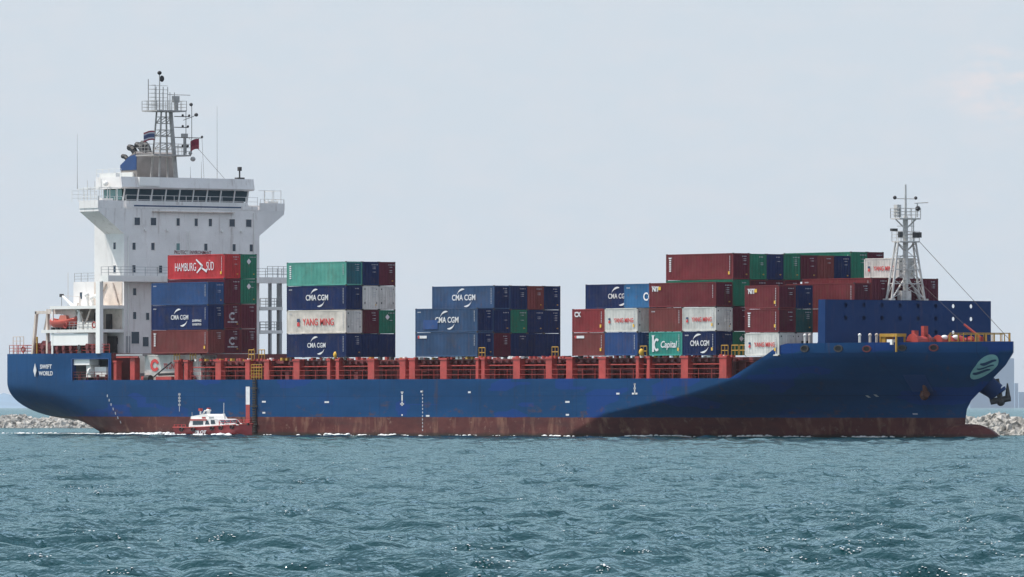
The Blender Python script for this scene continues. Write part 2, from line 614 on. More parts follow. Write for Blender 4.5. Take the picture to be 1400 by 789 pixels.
def build_sea():
    rad = [30.0]
    while rad[-1] < 1500:
        r = rad[-1]
        rad.append(r + max(0.20, 0.0019 * r) * (1 if r > 120 else 3))
    while rad[-1] < 60000:
        rad.append(rad[-1] * 1.12)
    rad = np.array(rad)
    fine = np.arange(-R(7.0), R(7.0), 0.00105)
    coarse = np.linspace(R(7.0), R(353.0), 150)
    ang = np.concatenate([fine, coarse])
    RR, AA = np.meshgrid(rad, ang, indexing='ij')
    A2 = AA + YAW + R(90)
    X, Y = CX + RR * np.cos(A2), CY + RR * np.sin(A2)
    global WAVES
    w1 = wave_tile(233, 1024, 7.5, 0.42, R(128), 5, 3, 0.9)
    w2 = wave_tile(61, 512, 2.7, 0.25, R(155) + 0.6, 4, 5, 0.62)
    WAVES = (w1, w2)
    fade = np.clip((1500 - RR) / 600, 0, 1)
    ca, sa = math.cos(0.6), math.sin(0.6)
    Z = (sample(w1, 233, X, Y) + sample(w2, 61, X * ca - Y * sa, X * sa + Y * ca) * np.clip((700 - RR) / 500, 0, 1)) * fade
    Z -= 0.05
    nr, na = RR.shape
    V = np.stack([X, Y, Z], -1).reshape(-1, 3)
    V = np.vstack([V, [[CX, CY, -0.05]]])
    ii, jj = np.meshgrid(np.arange(nr - 1), np.arange(na), indexing='ij')
    j2 = (jj + 1) % na
    F = np.stack([ii * na + jj, (ii + 1) * na + jj, (ii + 1) * na + j2, ii * na + j2], -1).reshape(-1, 4)
    me = bpy.data.meshes.new('sea')
    nt = na
    nl = F.size + 3 * nt
    me.vertices.add(len(V))
    me.vertices.foreach_set('co', V.ravel())
    me.loops.add(nl)
    j = np.arange(na)
    T = np.stack([np.full(na, len(V) - 1), j, (j + 1) % na], -1)
    me.loops.foreach_set('vertex_index', np.concatenate([F.ravel(), T.ravel()]).astype(np.int32))
    me.polygons.add(len(F) + nt)
    st = np.concatenate([np.arange(len(F)) * 4, F.size + np.arange(nt) * 3])
    me.polygons.foreach_set('loop_start', st.astype(np.int32))
    me.polygons.foreach_set('use_smooth', np.ones(len(F) + nt, bool))
    me.update(calc_edges=True)
    me.validate()
    m = bpy.data.materials.new('sea water')
    m.use_nodes = True
    n, l = m.node_tree.nodes, m.node_tree.links
    b = n['Principled BSDF']
    b.inputs['Base Color'].default_value = (0.002, 0.026, 0.029, 1)     # light scattered back from the green-blue depth
    b.inputs['Specular IOR Level'].default_value = 0.0
    gl = n.new('ShaderNodeBsdfGlossy')
    gl.inputs['Color'].default_value = (0.60, 0.81, 0.845, 1)
    gl.inputs['Roughness'].default_value = 0.08
    fz = n.new('ShaderNodeFresnel')
    fz.inputs['IOR'].default_value = 1.333
    ms_ = n.new('ShaderNodeMixShader')
    l.new(fz.outputs[0], ms_.inputs['Fac'])
    l.new(b.outputs[0], ms_.inputs[1])
    l.new(gl.outputs[0], ms_.inputs[2])
    l.new(ms_.outputs[0], n['Material Output'].inputs['Surface'])
    co = n.new('ShaderNodeTexCoord')
    hsum = None
    gm = n.new('ShaderNodeTexNoise')                 # cat's-paws: patches where the wind roughens the surface
    gm.inputs['Scale'].default_value = 0.45
    gm.inputs['Detail'].default_value = 3
    l.new(co.outputs['Object'], gm.inputs['Vector'])
    gr = n.new('ShaderNodeMapRange')
    gr.inputs['From Min'].default_value = 0.56
    gr.inputs['From Max'].default_value = 0.68
    l.new(gm.outputs['Fac'], gr.inputs['Value'])
    for s, d, w, masked in ((1.4, 3, 0.17, False), (5.0, 2, 0.05, False), (9.0, 2, 0.055, True)):
        t = n.new('ShaderNodeTexNoise')
        t.inputs['Scale'].default_value = s
        t.inputs['Detail'].default_value = d
        t.inputs['Roughness'].default_value = 0.6
        l.new(co.outputs['Object'], t.inputs['Vector'])
        q = n.new('ShaderNodeMath')
        q.operation = 'MULTIPLY'
        q.inputs[1].default_value = w
        l.new(t.outputs['Fac'], q.inputs[0])
        res = q.outputs[0]
        if masked:
            qq = n.new('ShaderNodeMath')
            qq.operation = 'MULTIPLY'
            l.new(res, qq.inputs[0])
            l.new(gr.outputs['Result'], qq.inputs[1])
            res = qq.outputs[0]
        if hsum is None:
            hsum = res
        else:
            a = n.new('ShaderNodeMath')
            a.operation = 'ADD'
            l.new(hsum, a.inputs[0])
            l.new(res, a.inputs[1])
            hsum = a.outputs[0]
    bp = n.new('ShaderNodeBump')
    bp.inputs['Strength'].default_value = 0.9
    bp.inputs['Distance'].default_value = 1.0
    l.new(hsum, bp.inputs['Height'])
    for q in (b, gl, fz):
        l.new(bp.outputs[0], q.inputs['Normal'])
    me.materials.append(m)
    o = bpy.data.objects.new('sea', me)
    C.objects.link(o)
    tag(o, kind='structure')


build_sea()

dvec = np.array([-math.sin(YAW), math.cos(YAW)])
rvec = np.array([math.cos(YAW), math.sin(YAW)])


def off(depth, lateral):
    """ground point so many metres out from the viewpoint and to its right"""
    p = np.array([CX, CY]) + depth * dvec + lateral * rvec
    return float(p[0]), float(p[1])


# ------------------------------------------------------------------ haze and the far shore
hb = MB()
HZ_TOP = 185
hb.box(CX - 45000, CX + 45000, CY - 45000, CY + 45000, -3.0, HZ_TOP)
hm = bpy.data.materials.new('summer haze')
hm.use_nodes = True
hn, hl = hm.node_tree.nodes, hm.node_tree.links
hn.remove(hn['Principled BSDF'])
pv = hn.new('ShaderNodeVolumePrincipled')
pv.inputs['Color'].default_value = (0.80, 0.88, 0.96, 1)
pv.inputs['Density'].default_value = 0.000022
pv.inputs['Anisotropy'].default_value = 0.2
hl.new(pv.outputs[0], hn['Material Output'].inputs['Volume'])
haze = hb.build('haze', hm)
tag(haze, kind='stuff')

hill_m = mat('far hillside', (0.16, 0.26, 0.36), 0.9, 0.15, 0.004)  # haze blue of the distance mixed into the hillside colour
DH = 22000
hp = []
for i in range(90):
    lat = -2600 + i * 22
    px = 700 + 10829 * lat / DH
    t = np.clip((66 - px) / 60, 0, 1)
    top = 36 * t ** 0.7 + 7 * math.sin(px * 0.11) * t + 4 * math.sin(px * 0.31 + 1) * t + 3.5 * math.sin(px * 0.73) * t
    hp.append([(*off(DH + dd, lat), -1.5 + max(0, top + 3) * hh) for dd, hh in ((-900, 0), (-500, 0.45), (-150, 0.85), (0, 1.0), (600, 0.6), (1500, 0))])
hmb = MB()
hmb.grid(hp)
tag(hmb.build('hills', hill_m, smooth=60), kind='structure')

tw_m = mat('far tower cladding', (0.16, 0.28, 0.42), 0.6, 0.05, 0.02)  # base colour carries the blue of the distant haze


def far_tower(x0, x1, ytop, depth, label, steps=()):
    o = empty('tower_building', (*off(depth, 0), 0))
    lat = lambda px: (px - 700) / 10829.3 * depth
    zz = lambda y: CH + (556 - y) / 10829.3 * depth

    def block(name, px0, px1, y0, y1, dd=90):
        mb = MB()
        p = [off(depth + e, lat(px)) for e, px in ((0, px0), (0, px1), (dd, px1), (dd, px0))]
        bx, by = off(depth, 0)
        p = [(a - bx, b - by) for a, b in p]
        z0, z1 = zz(y0), zz(y1)
        for i in range(4):
            a, b_ = p[i], p[(i + 1) % 4]
            mb.poly([(*a, z0), (*b_, z0), (*b_, z1), (*a, z1)])
        mb.poly([(*q, z1) for q in p])
        for f in range(int((z1 - z0) / 8)):            # floor bands
            z = z0 + 8 * f
            q = [off(depth - 1.5, lat(px)) for px in (px0, px1)]
            q = [(a - bx, b - by) for a, b in q]
            mb.poly([(*q[0], z), (*q[1], z), (*q[1], z + 2), (*q[0], z + 2)])
        return mb.build(name, tw_m, o)
    block('facade', x0, x1, 558.5, ytop)
    for s in steps:
        block('roof_block', *s)
    tag(o, label, 'tower')


far_tower(1326, 1386.5, 490, 24000, 'tall flat-topped hazy blue tower right of the ship bow, highest on the shore', ((1340, 1362, 490.2, 484),))
far_tower(1387.5, 1392, 524, 24300, 'narrow hazy blue tower of middling height beside the tallest far tower')
far_tower(1393, 1460, 536, 24700, 'low wide hazy blue block at the right edge of the far shore')

# ------------------------------------------------------------------ breakwaters
rock_m = mat('pale riprap stone', (0.36, 0.345, 0.315), 0.85, 0.4, 0.9, dirt=0.75)


def riprap(depth0, lat0, depth1, lat1, height, width, count, seed, label, big=1.0):
    g = np.random.default_rng(seed)
    ico_v = []
    ph = (1 + 5 ** .5) / 2
    for a, b in ((1, ph), (-1, ph), (1, -ph), (-1, -ph)):
        ico_v += [(0, a, b), (a, b, 0), (b, 0, a)]
    ico_v = np.array(ico_v) / math.hypot(1, ph)
    from itertools import combinations
    tri = [t for t in combinations(range(12), 3) if all(np.linalg.norm(ico_v[a] - ico_v[b]) < 1.06 for a, b in combinations(t, 2))]
    tri = [t if np.dot(np.cross(ico_v[t[1]] - ico_v[t[0]], ico_v[t[2]] - ico_v[t[0]]), ico_v[t[0]]) > 0 else (t[0], t[2], t[1]) for t in tri]
    mb = MB()
    for k in range(count):
        s = g.random()
        w = g.random() * 2 - 1
        dep, la = depth0 + (depth1 - depth0) * s, lat0 + (lat1 - lat0) * s
        z = height * (1 - abs(w) ** 1.3) * (0.86 + 0.14 * math.sin(s * 40)) - 0.45
        x, y = off(dep + w * width, la)
        size = (0.17 + 0.50 * g.random() ** 3) * big
        vv = ico_v * (1 + 0.28 * g.normal(size=(12, 1)).clip(-1.4, 1.4)) * size * np.array([1.25, 1.0, 0.72])
        q = g.normal(size=4)
        q /= np.linalg.norm(q)
        a, b, c, d = q
        Rm = np.array([[1 - 2 * (c * c + d * d), 2 * (b * c - a * d), 2 * (b * d + a * c)],
                       [2 * (b * c + a * d), 1 - 2 * (b * b + d * d), 2 * (c * d - a * b)],
                       [2 * (b * d - a * c), 2 * (c * d + a * b), 1 - 2 * (b * b + c * c)]])
        vv = vv @ Rm.T + np.array([x, y, z])
        n = len(mb.v)
        mb.v += [tuple(p) for p in vv]
        mb.f += [[n + i for i in t] for t in tri]
        mb.m += [0] * len(tri)
    # rubble core so nothing shows through
    core = []
    for s in np.linspace(0, 1, 40):
        dep, la = depth0 + (depth1 - depth0) * s, lat0 + (lat1 - lat0) * s
        core.append([(*off(dep + w * width, la), height * (1 - abs(w) ** 1.3) - 0.9) for w in (-1, -.6, -.3, 0, .3, .6, 1)])
    mb.grid(core)
    o = mb.build('rock_breakwater', rock_m)
    tag(o, label, 'breakwater', kind='stuff')


riprap(1300, -110, 1310, -55, 2.30, 5.0, 9000, 5, 'long low pile of pale grey rocks behind the stern of the ship')
riprap(952, 52, 930, 82, 2.9, 4.5, 6500, 6, 'pile of pale sunlit rocks behind the bulbous bow')

# ------------------------------------------------------------------ the ship: hull
ship = empty('container_ship')
tag(ship, 'big blue container ship with red waterline band and white bridge tower at the stern', 'ship')
B = 14.2


def ip(x, pts):
    return float(np.interp(x, [p[0] for p in pts], [p[1] for p in pts]))


XS = [(-4, 138.2), (0, 138.75), (2.0, 139.0), (3.2, 139.25), (4.2, 140.0), (5.2, 141.49), (6.6, 143.6), (8.1, 145.82), (9.6, 147.1), (10.8, 147.13)]
XF = [(-4, 80), (0, 84), (2.5, 90.8), (4.83, 107), (6.56, 115), (9.0, 120.0), (9.5, 120.3), (10.8, 120.3)]


def y_fore(X, z):
    zz = min(z, 9.55)
    xs, xf = ip(zz, XS), ip(zz, XF)
    if X <= xf:
        return B
    u = min(1.0, (X - xf) / (xs - xf))
    t = np.clip(zz / 9.5, 0, 1)
    a = 1.18 + 0.47 * t ** 1.5
    c = 1.0 - 0.04 * t
    return B * max(0.0, 1 - u ** a) ** c


def z_top(X):
    return ip(X, [(-8.5, 6.85), (112.5, 6.72), (114.7, 6.72), (120.84, 9.2), (123.0, 10.35), (124.2, 10.6), (147.3, 10.75)])


def bottom(X):
    zb = ip(X, [(-34.4, 1.8), (-28, 1.45), (-24, 0.75), (-21, 0.0), (-17, -1.6), (-10, -4.6), (5, -8), (60, -8.5)])
    bd = ip(X, [(-34.4, 12.5), (-30, 13.1), (-24, 13.75), (-16, 14.1), (-8, B), (60, B)])
    zs = ip(X, [(-34.4, 6.7), (-26, 6.2), (-14, 5.2), (0, 2.8), (15, 0.3), (30, -2.5), (60, -5)])
    nn = ip(X, [(-34.4, 2.1), (-20, 2.1), (0, 2.3), (30, 2.8), (60, 3.2)])
    return zb, bd, zs, nn


def y_aft(X, z):
    zb, bd, zs, nn = bottom(X)
    if z >= zs:
        return bd
    f = (zs - z) / (zs - zb)
    return bd * max(0.0, 1 - min(1, f) ** nn) ** (1 / nn)


def y_hull(X, z):
    return y_aft(X, z) if X < 60 else y_fore(X, z)


hull = MB()
OPEN = (-17.3, -9.0, 6.85, 9.55)             # mooring opening in the stern quarter
st = list(np.linspace(-34.4, -18, 14)) + [-17.3, -15, -12, -9.0, -8.5, -8.499] + list(np.linspace(-5, 60, 24))
for side in (-1, 1):
    P = []
    for X in st:
        zb, bd, zs, nn = bottom(X)
        row = []
        for k in range(25):
            a = (k / 24) * math.pi / 2
            row.append((X, side * bd * math.sin(a) ** (2 / nn), zs - (zs - zb) * math.cos(a) ** (2 / nn)))
        top = 10.25 if X < -8.4995 else z_top(X)
        for z in (6.85, 9.55, 10.25):
            row.append((X, side * bd, min(z, top)))
        P.append(row)

    def keep(i, j):
        if side == -1 and OPEN[0] - .01 <= st[i] < OPEN[1] - .01 and j == 25:
            return False
        return True
    hull.grid(P, flip=(side == 1), keep=keep)
    if side == -1:
        SA = P
    else:
        PA = P
# transom
tr = SA[0] + PA[0][::-1]
for k in range(len(SA[0]) - 1):
    hull.poly([SA[0][k], SA[0][k + 1], PA[0][k + 1], PA[0][k]])
# fore body by waterlines
sfr = np.concatenate([np.linspace(0, 0.25, 8)[:-1], np.linspace(0.25, 0.8, 80)[:-1], 1 - (1 - np.linspace(0, 1, 30)) ** 2.0 * 0.2])
zl = [-4, -2, -1, -0.5] + list(np.arange(0, 9.5, 0.2)) + [9.53, 9.56, 10.2, 10.8]
for side in (-1, 1):
    P = []
    for s in sfr:
        row = []
        for z in zl:
            xs = ip(min(z, 9.55), XS)
            X = 60 + s * (xs - 60)
            zt = z_top(X)
            ze = min(z, zt)
            row.append((X, side * y_fore(X, ze if ze < z else z), ze))
        P.append(row)
    hull.grid(P, flip=(side == 1))
hull_o = hull.build('hull', M['hull'], ship, weld=True)
hull_o.data.polygons.foreach_set('use_smooth', [True] * len(hull_o.data.polygons))
hull_o.data.set_sharp_from_angle(angle=R(32))

bulb = MB()
bp_ = []
for i in range(25):
    t = i / 24
    X = 131 + 14.1 * t
    prof = math.sqrt(max(0, 1 - max(0, (X - 139.5) / 5.6) ** 2.2))
    w = 2.3 * prof * (0.75 + .25 * t)
    zt = 1.55 - max(0, (X - 140.5) / 4.6) ** 2 * 1.2
    zc = -1.2
    bp_.append([(X, w * math.sin(a), zc + (zt - zc) * prof ** .35 * math.cos(a) if math.cos(a) > 0 else zc + 2.2 * prof * math.cos(a)) for a in np.linspace(0, 2 * math.pi, 21)])
bulb.grid(bp_)
bulb.build('bulbous_bow', M['hull'], ship, smooth=50)

dk = MB()
for a, b_ in zip(np.linspace(-34.3, 124, 40)[:-1], np.linspace(-34.3, 124, 40)[1:]):
    z = 10.15 if b_ < -8.5 else 6.6
    wa, wb = y_hull(a, 6.6) - .05, y_hull(b_, 6.6) - .05
    dk.poly([(a, -wa, z), (b_, -wb, z), (b_, wb, z), (a, wa, z)])
for a, b_ in zip(np.linspace(121.5, 146.9, 30)[:-1], np.linspace(121.5, 146.9, 30)[1:]):
    wa, wb = y_fore(a, 9.5) - .05, y_fore(b_, 9.5) - .05
    dk.poly([(a, -wa, 9.6), (b_, -wb, 9.6), (b_, wb, 9.6), (a, wa, 9.6)])
dk.poly([(-8.55, -14.1, 6.6), (-8.55, 14.1, 6.6), (-8.55, 14.1, 10.2), (-8.55, -14.1, 10.2)])
dk.poly([(121.5, -12.4, 6.6), (121.5, 12.4, 6.6), (121.5, 13.7, 9.6), (121.5, -13.7, 9.6)])
dk.build('deck', M['dark_red'], ship)

rd = MB()
rd.prism_y([(-31.6, -3), (-28.4, -3), (-28.7, 0.45), (-31.2, 0.5)], -0.35, 0.35)
rd.build('rudder', M['hull'], ship)

# mooring station behind the stern opening
ms = MB()
ms.poly([(-17.6, -9.5, 6.6), (-8.7, -9.5, 6.6), (-8.7, -9.5, 10.1), (-17.6, -9.5, 10.1)])
ms.poly([(-17.6, -9.5, 6.75), (-17.6, -13.9, 6.75), (-8.7, -13.9, 6.75), (-8.7, -9.5, 6.75)])
ms.poly([(-17.6, -9.5, 6.6), (-17.6, -13.9, 6.6), (-17.6, -13.9, 10.1), (-17.6, -9.5, 10.1)])
ms.poly([(-8.7, -9.5, 6.6), (-8.7, -13.9, 6.6), (-8.7, -13.9, 10.1), (-8.7, -9.5, 10.1)])
ms.build('mooring_recess', M['grey_paint'], ship)
fr_ = MB()
for x in (-17.25, -9.05):
    fr_.box(x - .1, x + .1, -14.22, -13.6, 6.85, 9.55)
fr_.box(-17.15, -9.15, -14.22, -13.6, 9.48, 9.60)
fr_.build('opening_frame', M['blue_paint'], ship)
lk = MB()
lk.box(-17.1, -13.6, -14.0, -12.6, 8.75, 9.5)
lk.build('white_locker', M['bright_white'], ship)
wn_ = MB()
wn_.box(-14.9, -13.9, -13.6, -12.2, 7.2, 8.7)
wn_.box(-13.2, -10.6, -13.5, -12.0, 7.3, 8.5)
wn_.tube((-13.3, -13.9, 7.9), (-13.6, -13.9, 7.9), .5, n=10)
wn_.box(-16.8, -15.2, -13.4, -12.5, 6.8, 7.6, 1)
wn_.rail([(-17.1, -14.05, 6.85), (-9.2, -14.05, 6.85)], h=1.0, m=2)
for x in (-16.2, -12.2, -10.3):
    wn_.tube((x, -13.7, 6.8), (x, -13.7, 7.5), .18, n=8, m=2)
wn_.build('mooring_winch', [M['white'], M['dark_steel'], M['dark_red']], ship)

# ------------------------------------------------------------------ superstructure
hs = MB()
hs.box(-17.6, -11, -10.5, 10.5, 10.2, 25.3)
hs.box(-17.6, -15.2, -10.5, 10.5, 25.3, 29.4)
hs.prism([(-10.5, 25.3), (-14.4, 28.1), (-14.4, 28.5), (14.4, 28.5), (14.4, 28.1), (10.5, 25.3)][::-1], -15.2, -11)
hs.box(-22.3, -17.6, -10.5, 10.5, 10.2, 19.35)
house = hs.build('superstructure', M['house_white'], ship)


def front_window(Y, z, w=0.85, h=0.95, mt='port_glass', par=None, X=-11):
    mb = MB()
    mb.box(X - .1, X + .012, Y - w / 2, Y + w / 2, z - h / 2, z + h / 2)
    fm = MB()
    t = .07
    o = mb.build('window', M[mt], par or house)
    for a in ((Y - w / 2 - t, Y - w / 2, z - h / 2 - t, z + h / 2 + t), (Y + w / 2, Y + w / 2 + t, z - h / 2 - t, z + h / 2 + t),
              (Y - w / 2, Y + w / 2, z + h / 2, z + h / 2 + t), (Y - w / 2, Y + w / 2, z - h / 2 - t, z - h / 2)):
        fm.box(X - .02, X + .05, a[0], a[1], a[2], a[3])
    for q in fm.v:
        mb.v.append(q)
    n0 = 8
    me = o.data
    mb.f += [[i + n0 for i in f] for f in fm.f]
    me.clear_geometry()
    me.from_pydata(mb.v, [], mb.f)
    me.materials.append(M['house_white'])
    me.polygons.foreach_set('material_index', [0] * 6 + [1] * (len(mb.f) - 6))
    me.update()
    return o


for Y, w in ((-8.5, .85), (-6, .85), (-2.2, .5), (.6, .5), (2.8, .5), (6.2, .85), (8.8, .85)):
    front_window(Y, 26.9, w, .95)
for Y in (-9, -6.1, 2.1, 6.5, 9.2):
    front_window(Y, 23.75, .5, .9)
front_window(-2.2, 23.75, .55, .9, 'teal_glass')
for Y, z in ((-9, 20.9), (-4.9, 20.9), (-8.9, 18.0), (-8.9, 15.0), (-6.9, 14.9)):
    front_window(Y, z, .5, .9)
front_window(-8.8, 12.2, 1.2, 1.5)
front_window(-7.2, 11.7, .9, 1.2)


def side_window(X, z, w=.5, h=.85, Y=-10.5):
    mb = MB()
    mb.box(X - w / 2, X + w / 2, Y - .012, Y + .1, z - h / 2, z + h / 2)
    mb.box(X - w / 2 - .06, X + w / 2 + .06, Y - .05, Y + .05, z + h / 2, z + h / 2 + .06, 1)
    mb.box(X - w / 2 - .06, X + w / 2 + .06, Y - .05, Y + .05, z - h / 2 - .06, z - h / 2, 1)
    return mb.build('window', [M['port_glass'], M['house_white']], house)


for X, z in ((-13.1, 23.8), (-13.1, 20.9), (-13.1, 17.9), (-20.6, 17.6), (-12.6, 11.8), (-15.9, 11.8)):
    side_window(X, z)

sm = MB()
for z in (13.2, 16.1, 19.1, 22.2, 25.25):
    sm.box(-11.0, -10.985, -10.4, 10.4, z, z + .035)
sm.tube((-10.9, 9.6, 20), (-10.9, 9.6, 28.2), .07, n=5)
sm.tube((-10.9, -9.9, 10.3), (-10.9, -9.9, 25.0), .06, n=5)
for y in (-7.3, -3.9, 4.6, 7.6):
    sm.box(-11.0, -10.75, y - .14, y + .14, 25.7, 25.95)
sm.build('weld_seam', M['white'], house)
ld = MB()
for y in (-0.9, -0.5):
    ld.tube((-10.85, y, 20.0), (-10.85, y, 25.8), .03, n=4)
for k in range(18):
    ld.tube((-10.85, -0.9, 20.2 + k * .32), (-10.85, -0.5, 20.2 + k * .32), .02, n=3)
ld.build('ladder', M['white'], house)

# bridge wings, bulwarks and catwalk
for side in (-1, 1):
    w = MB()
    w.box(-15.2, -11.0, side * 14.4 - .08, side * 14.4 + .08, 28.5, 29.5)
    ya, yb = sorted((side * 10.6, side * 14.3))
    w.box(-11.1, -10.98, ya, yb, 28.5, 29.5)
    w.box(-15.2, -15.08, ya, yb, 28.5, 29.3)
    w.box(-12.0, -11.3, *sorted((side * 12.0, side * 13.6)), 28.5, 29.75)
    wing = w.build('bridge_wing', M['house_white'], ship)
    r_ = MB()
    r_.rail([(-15.1, side * 14.4, 29.5), (-11.05, side * 14.4, 29.5), (-11.05, side * 10.7, 29.5)], h=.5, step=1.2, bars=1)
    for x in (-14.8, -13.2, -11.3):
        r_.tube((x, side * 14.1, 29.5), (x, side * 14.1, 31.2), .05, n=5)
    for y in (11.4, 12.9):
        r_.tube((-11.2, side * y, 29.5), (-11.2, side * y, 31.1), .05, n=5)
    r_.path([(-15.0, side * 14.1, 31.1), (-11.2, side * 14.1, 31.1), (-11.2, side * 10.5, 31.1)], .04, n=4)
    r_.build('railing', M['white'], wing)

wh = MB()
wh.box(-17.4, -12.4, -9.7, 9.7, 28.5, 29.55)                           # lower wall of the wheelhouse
wh.prism_y([(-17.6, 31.05), (-12.0, 31.05), (-11.75, 31.25), (-12.0, 32.55), (-17.6, 32.55)], -10.3, 10.3)
wh.box(-17.3, -12.75, -9.3, 9.3, 29.55, 31.05, 1)                     # dark interior
bridge = wh.build('wheelhouse', [M['house_white'], M['black']], ship)
nwin = 9
for k in range(nwin):
    y0, y1 = -9.6 + 19.2 * k / nwin, -9.6 + 19.2 * (k + 1) / nwin
    g = MB()
    m_ = 1 if k in (6, 8) else 0
    g.poly([(-12.55, y0 + .12, 29.62), (-12.55, y1 - .12, 29.62), (-12.15, y1 - .12, 31.00), (-12.15, y0 + .12, 31.00)], 0)
    g.poly([(-12.6, y0 + .12, 29.62), (-12.2, y0 + .12, 31.00), (-12.2, y1 - .12, 31.00), (-12.6, y1 - .12, 29.62)], 0)
    if m_:
        g.poly([(-12.53, y0 + .3, 29.7), (-12.53, y0 + .9, 29.7), (-12.2, y0 + .9, 30.95), (-12.2, y0 + .3, 30.95)], 1)
    g.build('window', [M['glass'], M['teal_glass']], bridge)
mu_ = MB()
for k in range(nwin + 1):
    y = -9.6 + 19.2 * k / nwin
    mu_.tube((-12.50, y, 29.5), (-12.12, y, 31.1), .10, n=4)
build_pieces(mu_, 'mullion', M['house_white'], bridge)
for k in range(3):
    x0 = -16.6 + k * 1.4
    g = MB()
    g.box(x0, x0 + 1.15, -9.72, -9.62, 29.65, 30.95)
    g.box(x0 - .12, x0, -9.75, -9.6, 29.55, 31.05, 1)
    g.build('window', [M['teal_glass'], M['house_white']], bridge)
cw = MB()
cw.box(-12.4, -11.1, -10.6, 10.6, 28.5, 28.6)
cw.box(-11.05, -10.95, -10.2, 10.2, 28.62, 29.05, 0)
cw.box(-11.06, -10.935, -9.0, 7.6, 28.78, 28.96, 1)
cw.rail([(-11.0, -10.2, 29.05), (-11.0, 10.2, 29.05)], h=1.15, step=1.9, bars=2)
cw.box(-10.99, -10.6, -6.2, 6.4, 28.12, 28.24, 2)
cw.build('catwalk', [M['house_white'], M['mark_navy'], M['stained_white']], ship)
bd_ = MB()
bd_.box(-11.95, -11.62, -7.7, -4.6, 31.45, 32.52)
bd_.build('fascia_patch', M['bright_white'], ship)  # whiter block on the wheelhouse roof fascia
# gear on the wheelhouse roof
rf = MB()
rf.rail([(-17.5, -10.2, 32.55), (-12.1, -10.2, 32.55)], h=1.0, step=1.3, r=.03, bars=2)
rf.rail([(-17.5, -14.0, 29.4), (-17.5, -10.2, 29.4)], h=1.4, step=.9, r=.03, bars=3)
rf.box(-16.8, -13.2, -10.25, -9.6, 32.55, 33.0)
rf.path([(-16.9, -13.6, 31.0), (-14.5, -13.6, 31.0), (-14.5, -11.0, 31.0), (-16.9, -11.0, 31.0), (-16.9, -13.6, 31.0)], .06, n=4)
for x, y, h in ((-15.8, -12.8, 2.6), (-14.9, -12.3, 2.5), (-14.0, -11.9, 2.4), (-15.2, -11.1, 2.8)):
    rf.tube((x, y, 29.5), (x, y, 29.5 + h), .05, n=5)
rf.ball((-14.6, -10.8, 31.7), .35)
build_pieces(rf, 'roof_gear', M['white'], ship)
sl = MB()
sl.tube((-12.4, 8.4, 32.5), (-12.4, 8.4, 33.7), .10)
sl.box(-12.8, -12.0, 7.9, 8.9, 32.5, 32.75)
sl.box(-12.6, -12.2, 8.2, 8.6, 33.6, 34.1)
sl.build('searchlight', M['dark_steel'], ship)
for x, y, z, h in ((-16.6, -13.8, 31.0, 7.0), (-13.0, 5.3, 32.5, 9.3), (-12.8, 1.0, 32.5, 1.5), (-13.2, 3.0, 32.5, 2.2)):
    a = MB()
    a.tube((x, y, z), (x, y, z + h * .3), .045, .028, n=5)
    a.tube((x, y, z + h * .3), (x, y, z + h), .028, .015, n=5)
    a.build('whip_antenna', M['mast_grey'], ship)
text_o = text_data('PROTECT ENVIRONMENT', 0.62, M['mark_maroon'], bold=0.01)
t_ = linked('lettering', text_o, house, (-10.985, 0.1, 23.05))
t_.rotation_euler = (R(90), 0, R(90))
t_.scale = (0.8, 1, 1)

# funnel
fn = MB()
fn.prism_y([(-22.6, 28.5), (-18.9, 28.5), (-18.9, 35.8), (-19.4, 36.0), (-20.6, 35.5), (-22.6, 34.4)][::-1], -3.0, 3.0, 0)
fn.box(-22.8, -18.2, -6.5, 6.5, 18.0, 28.5, 1)
fn.box(-22.9, -19.5, -3.3, 3.3, 28.5, 33.4, 1)
fn.prism_y([(-22.62, 33.7), (-19.0, 33.7), (-19.0, 35.7), (-20.6, 35.45), (-22.62, 34.35)][::-1], -3.06, -3.01, 2)
fn.prism_y([(-22.66, 33.7), (-22.61, 33.7), (-22.61, 34.4), (-22.66, 34.35)][::-1], -3.0, 3.0, 2)
funnel = fn.build('funnel', [M['funnel_grey'], M['white'], M['blue_paint']], ship)
for i, (x, y, z) in enumerate(((-19.9, -1.6, 36.6), (-20.4, -0.4, 36.8), (-21.0, -2.0, 36.3), (-21.4, -1.2, 35.9), (-21.9, -2.4, 35.2))):
    e = MB()
    e.path([(x + .6, y, z - 1.2), (x, y, z - .1), (x - .5, y, z + .25), (x - 1.1, y, z + .35)], .42 if i < 3 else .3, n=8)
    e.build('exhaust_pipe', M['black'], funnel)

# radar mast
mst = MB()
X0, Yc = -14.6, -3.6
legs = [(-15.6, -4.9), (-13.8, -2.3), (-15.6, -2.3), (-13.8, -4.9)]
for i, (x, y) in enumerate(legs):
    big = i == 1
    xt, yt = X0 + (x - X0) * .55, Yc + (y - Yc) * .55
    mst.tube((x, y, 32.5), (xt, yt, 42.0), .30 if big else .14, .26 if big else .11, n=8)
for k in range(7):
    za, zb = 35.6 + k * .9, 36.5 + k * .9
    f = lambda z: 1 - .45 * (z - 32.5) / 9.5
    for (a, b_) in ((0, 2), (0, 3), (3, 1), (2, 1)):
        (xa, ya), (xb, yb) = legs[a], legs[b_]
        pa = (X0 + (xa - X0) * f(za), Yc + (ya - Yc) * f(za), za)
        pb = (X0 + (xb - X0) * f(zb), Yc + (yb - Yc) * f(zb), zb)
        pc = (X0 + (xb - X0) * f(za), Yc + (yb - Yc) * f(za), za)
        mst.tube(pa, pb if k % 2 else pc, .06, n=4)
        mst.tube(pa, pc, .05, n=4)
mast = mst.build('radar_mast', M['mast_grey'], ship, smooth=40)
mast.location = (0, 1.75, 32.5 * 0.08)
mast.scale = (1, 1, 0.92)


